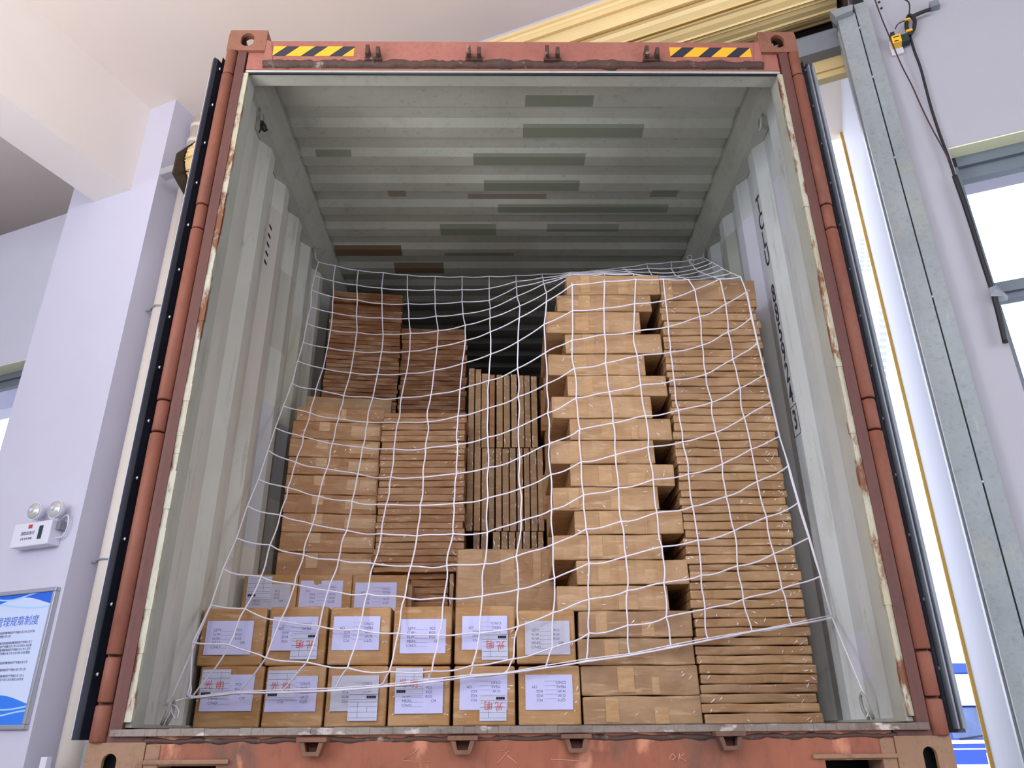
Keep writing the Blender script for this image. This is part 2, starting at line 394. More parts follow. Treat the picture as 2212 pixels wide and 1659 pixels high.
# side walls
for sd, nm in ((-1, 'left'), (1, 'right')):
    m = MB(); pts = []; y = 0.54
    while y < LEN-0.3:
        pts += [(y, 1.172), (y+0.07, 1.172), (y+0.138, 1.208), (y+0.208, 1.208)]; y += 0.278
    pts = [(0.10, 1.206), (0.165, 1.206), (0.19, 1.168), (0.30, 1.168), (0.37, 1.208), (0.47, 1.208)]+pts+[(LEN-0.05, 1.172)]
    n = len(pts)
    m.add([(sd*x, y, FL-0.02) for y, x in pts]+[(sd*x, y, 2.80) for y, x in pts], [(i, i+1, n+i+1, n+i) for i in range(n-1)])
    m.box(sd*1.210, sd*1.216, 0.1, LEN, FL-0.1, 2.87)
    P(m, 'side_panel', M['wall_l' if sd < 0 else 'wall_r'], label='corrugated inner side panel on the %s' % nm)
    m = MB()
    m.prism([(1.205, 2.72), (1.15, 2.735), (1.118, 2.77), (1.09, 2.83), (1.09, 2.86), (1.21, 2.86)], lambda p, q, h: (sd*p, h, q), 0.12, LEN)
    P(m, 'top_side_rail', M['inner'])
    m = MB(); m.box(sd*1.150, sd*1.205, 0.1, LEN, FL-0.1, FL+0.012); P(m, 'bottom_side_rail', M['inner'])
m = MB(); m.box(-1.2, 1.2, LEN-0.06, LEN, 0, 2.87); P(m, 'end_wall', M['dark_end'])
m = MB(); m.box(-1.17, 1.17, 0.06, LEN, FL-0.03, FL); P(m, 'floor_deck', M['ply'])
# rear header
m = MB(); m.box(-1.06, 1.06, 0.0, 0.05, 2.725, 2.832); m.box(-1.06, 1.06, 0.0, 0.09, 2.828, 2.84)
m.box(-1.13, 1.13, 0.008, 0.02, 2.684, 2.79); header = P(m, 'header_rail', M['rust_rail'], 0.003, 'faded red painted header rail')
m = MB(); 
m.tube([(-1.06+i*2.12/140, 0.012, 2.712+0.003*math.sin(i*0.7)) for i in range(141)], [0.017+0.007*random.random()+0.006*max(0, math.sin(i*0.31)*math.sin(i*0.11)) for i in range(141)], 8)
m.box(-1.06, 1.06, 0.006, 0.03, 2.69, 2.725)
P(m, 'rusted_lip', M['rust'], 0, 'rusted lower edge of the header', header)
m = MB(); m.box(-1.13, 1.13, 0.0205, 0.085, 2.668, 2.86); m.box(-1.13, 1.13, 0.009, 0.021, 2.668, 2.683)
P(m, 'header_soffit', M['inner'], 0.004, 'grey underside of the header')
m = MB(); m.tube([(-1.12, 0.012, 2.664), (1.12, 0.012, 2.664)], 0.006, 6); P(m, 'header_seal', M['rubber'])
# keeper lugs on the header
for x in (808, 1024, 1192, 1405):
    c = atY(x, 122, 0.0); m = MB()
    m.box(c.x-0.030, c.x-0.014, -0.045, 0.0, 2.722, 2.772); m.box(c.x+0.014, c.x+0.030, -0.045, 0.0, 2.722, 2.762)
    m.box(c.x-0.036, c.x+0.036, -0.018, 0.0, 2.716, 2.734)
    P(m, 'header_keeper', M['rust'], 0.003)
for x0, x1, y0, y1 in ((590, 765, 100, 120.5), (1447, 1622, 102.5, 122.5)):
    a = atY(x0, (y0+y1)/2, -0.002); b = atY(x1, (y0+y1)/2, -0.002); zt = atY((x0+x1)/2, y0, -0.002).z; zb = atY((x0+x1)/2, y1, -0.002).z
    m = MB(); m.box(a.x, b.x, -0.0018, 0.0002, zb, zt); o = m.build('hazard_tape', M['hazard'], cont, loc=(a.x, 0, zb)); o['label'] = 'yellow and black striped tape'
# corner posts with hinge barrels
for sd in (-1, 1):
    nm = 'left' if sd < 0 else 'right'
    m = MB()
    m.prism([(1.134, 0.0), (1.158, -0.004), (1.168, -0.004), (1.178, 0.012), (1.219, 0.012), (1.219, 0.17), (1.19, 0.17), (1.19, 0.10), (1.134, 0.08)], lambda p, q, h: (sd*p, q, h), 0.117, 2.78)
    post = P(m, 'corner_post', M['rust_post'], 0.0, 'rust-red %s corner post' % nm)
    m = MB(); cx = sd*1.196
    zs = [0.117, 0.20, 0.245, 0.62, 0.66, 1.33, 1.38, 1.42, 2.06, 2.10, 2.58, 2.62, 2.78]
    zs = [0.118, 0.215, 0.222, 0.345, 0.352, 1.045, 1.052, 1.16, 1.166, 1.86, 1.866, 1.97, 1.976, 2.64, 2.646, 2.775]
    for i in range(0, len(zs)-1, 2):
        lug = (i//2) % 2 == 0
        r_ = 0.0225 if not lug else 0.0245
        a, b = zs[i], zs[i+1]
        m.tube([(cx, 0.004, a), (cx, 0.004, a+0.004), (cx, 0.004, b-0.004), (cx, 0.004, b)], [r_-0.003, r_, r_, r_-0.003], 14)
    P(m, 'hinge_barrel', M['rust_barrel'], 0, 'rounded hinge barrels in sections', post)
    m = MB()
    for k in range(40):
        z0 = 0.17+k*(2.66-0.17)/40; q = 0.010*random.random() if z0 < 2.0 else 0.003
        m.box(sd*(1.112+q*0.5), sd*1.136, 0.003+q*0.4, 0.02, z0, z0+(2.66-0.17)/40+0.0005)
    P(m, 'seal_strip', M['seal_edge'], 0, 'peeling pale inner edge of the post', post)
    # inner vertical frame
    m = MB(); m.box(sd*1.1165, sd*1.136, 0.0185, 0.10, FL, 2.67); m.box(sd*1.122, sd*1.20, 0.09, 0.115, FL, 2.70); P(m, 'inner_jamb', M['inner'], 0.003)
    # castings
    for top in (True, False):
        z0 = 2.778 if top else 0.0; z1 = 2.896 if top else 0.118; H = 0.118; Wd = 0.162; cx = sd*(1.219-Wd/2); cz = (z0+z1)/2; t = 0.014
        m = MB()
        if not top:
            q_ = MB(); q_.box(cx-0.062, cx+0.062, 0.05, 0.06, 0.008, 0.110); P(q_, 'casting_hole_shade', M['black'])  # black plate added so the hole reads as shaded
        if top: m.plate_hole(Wd, H, t, 0.028, 0.037, lambda p, q, d: (cx+p, 0.0-0.006+d, cz+q), cx=0, cz=0.004, skip=(sd, 1))
        else: m.plate_hole(Wd, H, t, 0.020, 0.037, lambda p, q, d: (cx+p, -0.006+d, cz+q), cx=sd*0.012, cz=-0.006)
        m.plate_hole(0.150, H-(0.016 if top else 0.002), t, 0.036, 0.024, lambda p, q, d: (sd*(1.2188-d), 0.0842+p, cz+q-(0.007 if top else 0)))
        zz = z1-0.0004 if top else z0+0.0004; dz = -1 if top else 1
        m.plate_hole(Wd-0.032, 0.150, t, 0.030, 0.055, lambda p, q, d: (cx+p, 0.0842+q, zz+dz*d))
        zz2 = z0+0.0004 if top else z1-0.0004
        m.box(cx-Wd/2+0.0155, cx+Wd/2-0.0155, 0.0088, 0.1588, *sorted((zz2, zz2-dz*t)))
        m.box(cx-Wd/2+0.0004, cx+Wd/2-0.0004, 0.160, 0.172, z0+0.001, z1-0.001)
        m.box(*sorted((cx-sd*(Wd/2-0.0004), cx-sd*(Wd/2-0.013))), 0.0088, 0.1594, z0+0.001, z1-0.001)
        P(m, 'corner_casting', M['casting'] if top else M['casting_low'], 0.0, '%s %s corner casting with oval holes' % ('upper' if top else 'lower', nm))
# gussets beside castings
for sd in (-1, 1):
    m = MB(); m.prism([(1.057, 2.84), (1.057, 2.725), (1.02, 2.725), (1.035, 2.83), (1.05, 2.84)], lambda p, q, h: (sd*p, h, q), -0.004, 0.06); P(m, 'gusset', M['rust_rail'])
    m = MB(); m.box(*sorted((sd*1.055, sd*1.015)), -0.004, 0.10, 0.0, 0.112); P(m, 'lower_gusset', M['casting_low'], 0.003)
# rear sill
for sd in (-1, 1):
    m = MB(); m.box(*sorted((sd*1.055, sd*1.20)), 0.0, 0.1, 0.1185, FL-0.0225); P(m, 'sill_end', M['rust_post'])
a = atY(338, 1645, 0).x; b = atY(468, 1645, 0).x; c = atY(1782, 1640, 0).x; d = atY(1912, 1640, 0).x; zt = 0.057
m = MB(); z1 = FL-0.022
mr = MB(); mr.tube([(-1.07+i*2.14/120, 0.003, z1-0.013+0.002*math.sin(i*0.9)) for i in range(121)], [0.005+0.005*random.random() for i in range(121)], 8); m.box(-1.06, a, 0.0, 0.012, -0.0, z1); m.box(b, c, 0.0, 0.012, 0, z1); m.box(d, 1.06, 0, 0.012, 0, z1); m.box(a, b, 0.0, 0.012, zt, z1); m.box(c, d, 0.0, 0.012, zt, z1)
sill = P(m, 'rear_sill', M['sill_red'], 0, 'scuffed red rear sill'); P(mr, 'rust_band', M['rust'], 0, 'dark rust band under the sill edge', sill)
m = MB()
for q0, q1 in ((a, b), (c, d)):
    m = MB(); m.box(q0-0.035, q1+0.035, -0.010, 0.002, zt+0.004, zt+0.016)
    P(m, 'pocket_lip', M['casting_low'], 0.003, par=sill)
m = MB(); m.box(-1.2, 1.2, 0.16, 0.18, 0, FL-0.03); P(m, 'cross_member', M['black'])
m = MB(); 
for i in range(70):
    x0 = -1.16+i*2.32/70; h = 0.003*random.random(); m.box(x0, x0+2.32/70+0.0004, -0.014-h, 0.11, z1, FL-0.004+h*0.6)
P(m, 'sill_plate', M['sill_top'], 0.0015, 'worn pale top edge of the sill')
for x, y in ((680, 1610), (1001, 1606), (1243, 1602), (1570, 1597)):
    q = atY(x, y, 0.0); m = MB()
    m.box(q.x-0.042, q.x+0.042, -0.05, 0.0, q.z+0.008, q.z+0.020)
    m.prism([(-0.034, 0.008), (-0.022, -0.028), (0.022, -0.028), (0.034, 0.008), (0.020, 0.008), (0.014, -0.016), (-0.014, -0.016), (-0.020, 0.008)], lambda p, r2, h: (q.x+p, h, q.z+r2), -0.045, 0.0)
    P(m, 'sill_keeper', M['keeper'], 0.002)
# chalk marks
def marks(name, strokes, Y, mat, par, rad=0.0015):
    for st in strokes:
        m = MB(); m.tube([atY(x, y, Y) for x, y in st], rad, 4); P(m, name, mat, 0, par=par)
M['chalk'] = plain('chalk', (206, 150, 128), 0.9)
marks('chalk_mark', [[(905, 1618), (870, 1643), (930, 1645)], [(1078, 1622), (1100, 1620), (1074, 1650)], [(1096, 1632), (1120, 1652)], [(1190, 1640), (1268, 1644)],
      [(1452, 1628), (1446, 1638), (1454, 1642), (1460, 1634), (1452, 1628)], [(1468, 1628), (1466, 1644)], [(1478, 1628), (1468, 1636), (1482, 1644)]], -0.001, M['chalk'], sill)
# doors folded back along the sides
for sd in (-1, 1):
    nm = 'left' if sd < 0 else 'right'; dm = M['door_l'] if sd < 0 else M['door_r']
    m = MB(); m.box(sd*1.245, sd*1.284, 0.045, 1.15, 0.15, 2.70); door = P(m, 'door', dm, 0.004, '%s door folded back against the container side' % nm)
    m = MB()
    m.prism([(1.224, 0.03), (1.231, 0.0), (1.237, 0.03), (1.246, 0.035), (1.254, 0.012), (1.266, 0.002), (1.276, 0.012), (1.278, 0.05), (1.224, 0.06)], lambda p, q, h: (sd*p, q, h), 0.125, 2.745 if sd < 0 else 2.735)
    g = m.build('door_gasket', M['rubber'] if sd < 0 else plain('grey_rubber', (72, 78, 88), 0.5, var=0.2), door); g['label'] = 'dark rubber door gasket with rivets'
    m = MB()
    for k in range(13):
        z = 0.3+k*0.2; m.ball((sd*1.243, 0.022, z), 0.006, 8, 4)
    m.build('rivet', M['silver'] if sd < 0 else M['steel_grey'], g)
    m = MB(); m.box(*sorted((sd*1.276, sd*1.287)), 0.03, 0.06, 0.135, 2.69); m.build('door_edge', M['door_l'] if sd < 0 else M['door_r'], door)
m = MB(); m.box(1.263, 1.273, -0.004, 0.03, 0.135, 2.70); m.box(1.249, 1.254, -0.002, 0.03, 0.135, 2.71); P(m, 'door_edge_strip', M['door_r'])
# lashing rings
def ring(x, y, z, sd, down=True, s=1.0, name='lashing_ring'):
    m = MB(); k = -1 if down else 1
    pts = [(x, y-0.018*s, z), (x-sd*0.012, y-0.024*s, z+k*0.03*s), (x-sd*0.016, y-0.018*s, z+k*0.065*s), (x-sd*0.016, y, z+k*0.078*s), (x-sd*0.016, y+0.018*s, z+k*0.065*s), (x-sd*0.012, y+0.024*s, z+k*0.03*s), (x, y+0.018*s, z)]
    m.tube(pts, 0.0055, 8); return P(m, name, M['inner'])
for sd, y in ((-1, 0.30), (1, 0.33), (-1, 1.40), (1, 1.44), (-1, 2.6), (1, 2.6)): ring(sd*1.155, y, 2.735, sd)
for sd in (-1, 1):
    ring(sd*1.150, 0.33, FL+0.012, sd, False); 
m = MB(); q = Vector((-1.135, 0.28, 2.655))
m.tube([q, q+Vector((0.01, 0, -0.03)), q+Vector((0.02, 0.0, -0.055))], [0.008, 0.016, 0.007], 7); m.tube([q+Vector((0.005, 0, -0.03)), q+Vector((-0.004, 0, -0.065))], 0.004, 5); m.tube([q+Vector((0.0, 0, -0.01)), q+Vector((0.03, 0, -0.05))], 0.005, 5)
tag(m.build('tape_wad', M['black']), 'small black tape scrap hanging from the front left ceiling ring', 'tape')
# identification number down the right inner wall
cs = 'TCLU 885924'; pT = atX(1646, 425, 1.168); p4 = atX(1702, 857, 1.168); items = []
ys = {}
for i, ch in enumerate(cs):
    t = i/10
    if ch == ' ': continue
    z = lerp(pT.z, p4.z, t); items.append((ch, 0.128, 0, z-pT.z))
YN = 0.5*(atX(1644, 425, 1.17).y+atX(1712, 910, 1.17).y); YN = 0.575; 
for q in (items[:4], items[4:]): text('container_number', q, M['ink_dark'], cont, (1.168 if YN < 0.3 else 1.171, YN, pT.z), (0, -1, 0), (0, 0, 1), 'black identification marking painted downward', xs=0.6, off=0.0022)
p3 = atX(1715, 910, 1.168)
text('check_digit', [('3', 0.12, 0, 0)], M['ink_dark'], cont, (1.170, YN, p3.z), (0, -1, 0), (0, 0, 1), xs=0.6, off=0.0022)
m = MB()
for q0, q1 in (((-.035, -.065), (.035, -.065)), ((.035, -.065), (.035, .065)), ((.035, .065), (-.035, .065)), ((-.035, .065), (-.035, -.065))):
    m.tube([(1.1705, YN+q0[0], p3.z+q0[1]), (1.1705, YN+q1[0], p3.z+q1[1])], 0.0012, 4)
P(m, 'check_digit_frame', M['ink_dark'])
q = atX(1767, 545, 1.188); m = MB(); m.box(1.1875, 1.1895, 0.13, 0.25, q.z-0.10, q.z+0.10)
pl = P(m, 'data_sticker', M['paper_grey'], label='small printed sticker near the right jamb')
text('sticker_text', [('IMPORTANT', 0.014, 0, 0.07)]+[('= = = = = =', 0.014, 0, 0.05-0.015*k) for k in range(8)], M['ink'], pl, (1.187, 0.19, q.z), (0, -1, 0), (0, 0, 1))
m = MB()
for k in range(5): m.box(-1.1708, -1.1698, 0.66+0.0*k, 0.70, 2.16+0.05*k, 2.175+0.05*k)
P(m, 'stencil_marks', M['ink_dark'])

# ================================================================== CARTONS
ORD = ['top', 'second', 'third', 'fourth', 'fifth', 'sixth', 'seventh', 'eighth', 'ninth', 'tenth', 'eleventh', 'twelfth', 'thirteenth', 'fourteenth', 'fifteenth', 'sixteenth', 'seventeenth', 'eighteenth', 'nineteenth', 'twentieth']
TENS = {2: 'twenty', 3: 'thirty', 4: 'forty', 5: 'fifty'}
def ordw(i):
    if i < 20: return ORD[i]
    k = i+1
    if k % 10 == 0: return {30: 'thirtieth', 40: 'fortieth', 50: 'fiftieth'}[k]
    return TENS[k//10]+'-'+['', 'first', 'second', 'third', 'fourth', 'fifth', 'sixth', 'seventh', 'eighth', 'ninth'][k % 10]
def carton(x0, x1, y0, dep, z0, z1, mat, label, group, name='carton', yaw=0.0, piv=None, bev=0.004, jit=0.0015, tape=None, seam=False, film_glint=True):
    W_, H_ = x1-x0, z1-z0; nx = 5 if W_ > 0.1 else 2; nz = 3 if H_ > 0.08 else 2
    bm = bmesh.new()
    bmesh.ops.create_cube(bm, size=1.0)
    for v in bm.verts: v.co = Vector((v.co.x*W_, (v.co.y+0.5)*dep, (v.co.z+0.5)*H_))
    bmesh.ops.bevel(bm, geom=bm.edges[:], offset=min(bev, H_*0.2, W_*0.2), segments=2, affect='EDGES', profile=0.5)
    es = [e for e in bm.edges if abs((e.verts[0].co-e.verts[1].co).x) > W_*0.7]
    if W_ > 0.1: bmesh.ops.subdivide_edges(bm, edges=es, cuts=4, use_grid_fill=False)
    ph = random.random()*6
    for v in bm.verts:
        if v.co.y < 0.02:
            v.co.z += jit*math.sin(v.co.x*23+ph+v.co.z*9); v.co.y += jit*1.2*math.sin(v.co.x*31+ph*2)
        v.co.x += jit*0.6*math.sin(v.co.z*40+ph)
    me = bpy.data.meshes.new(name); bm.to_mesh(me); bm.free(); me.materials.append(mat)
    for p in me.polygons: p.use_smooth = False
    o = bpy.data.objects.new(name, me); COL.objects.link(o)
    o.location = ((x0+x1)/2, y0, z0)
    if yaw:
        pv = Vector((piv[0], piv[1], 0)); d = Vector((o.location.x, o.location.y, 0))-pv
        d.rotate(Matrix.Rotation(yaw, 3, 'Z')); o.location.x = pv.x+d.x; o.location.y = pv.y+d.y; o.rotation_euler.z = yaw
    tag(o, label, 'cardboard box', group)
    if film_glint and mat in (M['carton'], M['carton_front'], M['carton_dull'], M['carton_mid']):
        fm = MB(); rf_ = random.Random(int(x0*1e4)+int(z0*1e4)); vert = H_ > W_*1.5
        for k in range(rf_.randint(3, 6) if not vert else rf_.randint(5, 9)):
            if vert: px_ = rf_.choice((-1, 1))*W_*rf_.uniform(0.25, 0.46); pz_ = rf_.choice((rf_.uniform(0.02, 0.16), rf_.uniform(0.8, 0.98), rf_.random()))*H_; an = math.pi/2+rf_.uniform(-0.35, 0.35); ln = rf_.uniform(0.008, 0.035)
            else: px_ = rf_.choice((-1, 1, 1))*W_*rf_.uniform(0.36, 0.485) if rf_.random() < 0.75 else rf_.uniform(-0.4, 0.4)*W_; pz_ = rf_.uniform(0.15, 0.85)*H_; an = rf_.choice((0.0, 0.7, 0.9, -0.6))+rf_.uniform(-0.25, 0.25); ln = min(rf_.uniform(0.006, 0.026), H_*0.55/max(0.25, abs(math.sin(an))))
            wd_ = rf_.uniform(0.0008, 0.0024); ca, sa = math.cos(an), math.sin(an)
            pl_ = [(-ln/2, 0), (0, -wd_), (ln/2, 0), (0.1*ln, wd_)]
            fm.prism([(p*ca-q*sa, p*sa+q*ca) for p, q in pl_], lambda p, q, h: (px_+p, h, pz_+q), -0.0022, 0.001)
        fo = fm.build('film_glints', M['film_glint'], None); fo.parent = o; fo['kind'] = 'stuff'  # added white slivers imitating glints on the wrap
    if tape:
        for (tx0, tx1, tz0, tz1) in tape:
            t = MB(); t.box(-W_/2+tx0*W_, -W_/2+tx1*W_, -0.0016, 0.0016, tz0*H_, tz1*H_)
            tp = t.build('packing_tape', M['tape'], None); tp.parent = o; tp.location = (0, 0, 0)
    return o
Yf = 0.55
def Zat(x, y, Y): return atY(x, y, Y).z
def Xat(x, y, Y): return atY(x, y, Y).x
# --- right-hand stack of flat cartons
ry = [604.7, 648, 663.7, 676.5, 693, 709, 724, 738, 754, 770.5, 786, 801, 814, 833, 849.5, 864.5, 880, 896, 913, 931.5, 950, 967, 985.5, 1003, 1020, 1038, 1058, 1073.6, 1091, 1108,
      1125.5, 1144, 1162, 1179, 1198, 1217.6, 1233, 1256, 1273, 1294, 1313.7, 1334.5, 1354.6, 1376, 1394.5, 1415, 1434.5, 1456, 1477, 1497.5, 1519, 1540]
def cx_r(y): return 1087+(1522+1783-2*1087)/2*(y+2820)/4406
zz = [Zat(cx_r(y), y, Yf) for y in ry]+[FL]
xl0, xr0 = Xat(1522, 1586, Yf), Xat(1783, 1586, Yf)
N = len(zz)-1
for i in range(N):
    j = random.uniform(-0.007, 0.007); gx = 0.022*math.exp(-i/3.0)*0
    z0, z1 = zz[i+1]+0.0010, zz[i]-0.0010
    if i == 0:
        carton(Xat(1428, 630, Yf), Xat(1632, 630, Yf), Yf, 0.42, z0, z1, M['carton_dull'], 'thick greyish wrapped carton crowning the tall right-hand stack', 'cartons in the tall right-hand stack', tape=[(0.6, 0.66, 0.05, 0.9), (0.04, 0.12, 0.0, 0.98)]); continue
    mt = M['carton_dull'] if i in (N-4, N-3, 13) else M['carton']
    fb = N-i
    if i < N/2: lab = 'flat wrapped carton in the tall right-hand stack, %s from its top' % ordw(i)
    else: lab = 'flat wrapped carton in the tall right-hand stack, %s from its bottom' % (ordw(fb-1) if fb > 1 else 'lowest of all, first')
    if fb == 1: lab = 'lowest flat carton of the tall right-hand stack, resting on the container floor'
    carton(xl0+j, xr0+j+random.uniform(-0.005, 0.004), Yf+random.uniform(-0.003, 0.004), 0.42, z0, z1, mt, lab, 'cartons in the tall right-hand stack', name='flat_carton', bev=0.005)
# --- staggered stack
ST = [(1223.5, 1425.6, 594, 636.5), (1203, 1407, 637, 673), (1179, 1383, 673.5, 719.5), (1221, 1430, 720.5, 763), (1184, 1394, 763.5, 810), (1226, 1441, 810.5, 855),
      (1192, 1408, 855.5, 903), (1231, 1451, 903.5, 950.5), (1188.5, 1413.6, 951, 1001), (1232, 1457, 1002, 1050.5), (1194, 1423, 1051, 1101), (1241, 1476, 1102, 1154),
      (1195, 1431, 1154.5, 1208), (1245.5, 1487, 1209, 1263), (1203, 1445, 1263.5, 1318), (1249.5, 1496, 1319, 1377), (1249, 1500, 1377.5, 1436.5), (1255.6, 1509, 1437, 1502), (1260, 1516, 1503, 0)]
for i, (x0, x1, y0, y1) in enumerate(ST):
    xm = (x0+x1)/2; yt = y0; zt_ = Zat(xm, yt, Yf); zb = Zat(xm, y1, Yf) if y1 else FL
    if i < len(ST)-1: zb = Zat((ST[i+1][0]+ST[i+1][1])/2, ST[i+1][2], Yf)
    ym = (y0+(y1 or 1562))/2
    side = 'shifted left' if i in (1, 2, 4, 6, 8, 10, 12, 14) else 'shifted right'
    if i == 0: lab = 'topmost carton of the staggered stack, crossed by the white net'
    elif i >= 15: lab = 'wide carton in the flush foot of the staggered stack, %s from the floor' % {15: 'fourth', 16: 'third', 17: 'second', 18: 'lowest one'}[i]
    else: lab = 'wrapped carton %s in the staggered stack, %s from its top' % (side, ordw(i))
    tp = []
    k = i*7 % 5
    tp = [(0.15+0.04*k, 0.25+0.05*k, 0.1, 0.95), (0.55+0.05*(k % 3), 0.66+0.06*(k % 2), 0.04, 0.6)]
    carton(Xat(x0, ym, Yf), Xat(x1, ym, Yf), Yf+random.uniform(-0.004, 0.004), 0.46, zb+0.0012, zt_-0.0012, M['carton_dull'] if i >= 15 else M['carton'], lab, 'cartons in the staggered stack', tape=tp, bev=0.005)
# --- stack behind the staggered one
zt_ = 0
zs = [FL+0.232*k for k in range(0, 10)]
Yb = 1.30
for k in range(8):
    x0 = Xat(1168, 1586, Yb)-0.012+(0.02 if k % 2 else 0.0); xx = Xat(1176+(8 if k % 2 else 0), 1400, Yb)
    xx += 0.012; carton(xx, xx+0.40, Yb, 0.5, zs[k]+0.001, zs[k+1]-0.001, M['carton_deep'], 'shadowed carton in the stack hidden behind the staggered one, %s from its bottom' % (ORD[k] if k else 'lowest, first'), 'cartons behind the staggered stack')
# --- labelled cartons in front
def label_paper(o, px0, px1, py0, py1, Y, upside, grey=False, notch=False, form=None, ntext=True):
    xm, ym = (px0+px1)/2, (py0+py1)/2; c = atY(xm, ym, Y-0.003); w_ = Xat(px1, ym, Y)-Xat(px0, ym, Y); h_ = Zat(xm, py0, Y)-Zat(xm, py1, Y)
    m = MB()
    x0, x1, z0, z1 = c.x-w_/2, c.x+w_/2, c.z-h_/2, c.z+h_/2
    if notch:
        xa, xb = lerp(x0, x1, 0.30), lerp(x0, x1, 0.50)
        poly = [(x0, z0), (x1, z0), (x1, z1), (xb, z1), (xb-0.002, z1-0.016), (xb-0.012, z1-0.014), (xb-0.018, z1-0.020), (xa+0.004, z1-0.016), (xa, z1), (x0, z1)]
    else: poly = [(x0, z0), (x1, z0), (x1, z1), (x0, z1)]
    m.prism(poly, lambda p, q, h: (p, h, q), Y-0.0042, Y-0.0026)
    lb = m.build('shipping_label', M['paper_grey'] if grey else M['paper'], o); lb.location = -Vector(o.location); lb['label'] = 'white printed carton label'
    lines = [('QTY:', 'PCS'), ('G.W.:', 'KGS'), ('N.W.:', 'KGS'), ('MEAS:', 'CM'), ('C/NO:', '')]
    it = []
    for k, (a_, b_) in enumerate(lines):
        yy = h_*0.22-k*h_*0.125
        it.append((a_, 0.0135, -w_*0.25, yy)); it.append(('_______', 0.0115, -w_*0.03, yy+0.001))
        if b_: it.append((b_, 0.0125, w_*(0.2 if k < 3 else 0.3), yy))
    sgn = -1 if upside else 1
    tx = text('label_print', it, M['ink'], o, (c.x-sgn*0.0, Y-0.0045, c.z), (sgn, 0, 0), (0, 0, sgn)); tx.parent = lb; tx.location = (0, 0, 0)
    if form:
        fx0, fx1, fy0, fy1, fup, red = form
        xm, ym = (fx0+fx1)/2, (fy0+fy1)/2; c2 = atY(xm, ym, Y-0.005); w2 = Xat(fx1, ym, Y)-Xat(fx0, ym, Y); h2 = Zat(xm, fy0, Y)-Zat(xm, fy1, Y)
        m = MB(); m.box(c2.x-w2/2, c2.x+w2/2, Y-0.0064, Y-0.0046, c2.z-h2/2, c2.z+h2/2)
        fm = m.build('waybill', M['form'], o); fm.location = -Vector(o.location); fm['label'] = 'small waybill with barcode stuck over the label'
        s2 = -1 if fup else 1; m = MB(); yy = Y-0.0068
        def q(u_, v_): return (c2.x+s2*u_*w2/2, c2.z+s2*v_*h2/2)
        for v_ in (-0.86, 0.78, 0.38, 0.0, -0.34, -0.5):
            a0 = q(-0.95, v_); a1 = q(0.95, v_); m.tube([(a0[0], yy, a0[1]), (a1[0], yy, a1[1])], 0.0005, 3)
        for u_, va, vb in ((-0.3, 0.38, 0.0), (0.35, 0.78, -0.34)):
            a0 = q(u_, va); a1 = q(u_, vb); m.tube([(a0[0], yy, a0[1]), (a1[0], yy, a1[1])], 0.0005, 3)
        g = m.build('form_lines', M['ink'], o); g.parent = fm; g.location = (0, 0, 0)
        m = MB(); 
        for k in range(12):
            a0 = q(-0.86+0.055*k, -0.68); wd = 0.0008+0.0006*((k*5) % 3); m.box(a0[0]-wd, a0[0]+wd, yy-0.0004, yy+0.0002, a0[1]-0.0045, a0[1]+0.0045)
        g = m.build('barcode', M['ink_dark'], o); g.parent = fm; g.location = (0, 0, 0)
        if red:
            g = text('handwriting', [('光', 0.030, -w2*0.22, 0), ('明', 0.030, w2*0.18, -0.002)], M['ink_red'], o, (c2.x, yy-0.0004, c2.z-s2*0.006), (s2, 0, 0), (0, 0, s2)); g.parent = fm; g.location = (0, 0, 0); g['label'] = 'red handwritten characters'
    return lb
def frow(xs, ytop, ybot, Y, dep, data, zb=None):
    out = []
    for i, ((x0, x1), lab) in enumerate(zip(xs, data)):
        yt = ytop[i]; z1 = Zat((x0+x1)/2, yt, Y); z0 = zb
        X0, X1 = Xat(x0, ybot, Y), Xat(x1, ybot, Y)
        out.append(carton(X0, X1, Y+random.uniform(-0.002, 0.002), dep, z0+0.001, z1-0.001, M['carton_front'], lab, 'labelled cartons at the front left', bev=0.007, jit=0.001, name='labelled_carton'))
    return out
zr1 = Zat(760, 1437.5, Yf)
B = frow([(415, 558), (563, 694), (699, 832), (836, 970), (978, 1113), (1121, 1257)], [1438]*6, 1562, Yf, 0.40,
    ['labelled carton in the bottom row, leftmost, beside the gap by the left wall', 'labelled carton in the bottom row, second from the left, slanted waybill with red writing', 'labelled carton in the bottom row, third from the left, with a torn greyish label',
     'labelled carton in the bottom row, fourth from the left, waybill at its upper left', 'labelled carton in the bottom row, fifth from the left, waybill at its lower right', 'labelled carton at the right end of the bottom row, plain upside-down label'], FL)
Crow = frow([(423, 564), (570, 699), (705, 839), (846, 974), (981, 1113), (1116, 1245)], [1312.8, 1310, 1311, 1309, 1308, 1317], 1435, Yf, 0.40,
    ['labelled carton at the left end of the second row, upright label', 'labelled carton in the second row, second from the left, waybill with red writing', 'labelled carton in the second row, third from the left, single upside-down label',
     'labelled carton in the second row, fourth from the left, upright label', 'labelled carton in the second row, fifth from the left, waybill at its lower right', 'dull wrapped labelled carton at the right end of the second row, touching the wide cartons'], zr1)
Yd = 1.0
zr2 = Zat(760, 1311, Yf)
zd = Zat(700, 1241, Yd)
def hid(x0, x1, Y, dep, z0, z1, lab, grp):
    carton(x0, x1, Y, dep, z0+0.001, z1-0.001, M['carton_front'], lab, grp, film_glint=False)
dxs = [(520, 638), (639, 757), (757, 876)]
Drow = frow(dxs, [1240, 1240, 1241.5], 1308, Yd, 0.40, ['labelled carton at the left end of the third row, grey waybill on it', 'labelled carton in the middle of the third row, label torn at its top edge', 'labelled carton at the right end of the third row, plain label'], zr2)
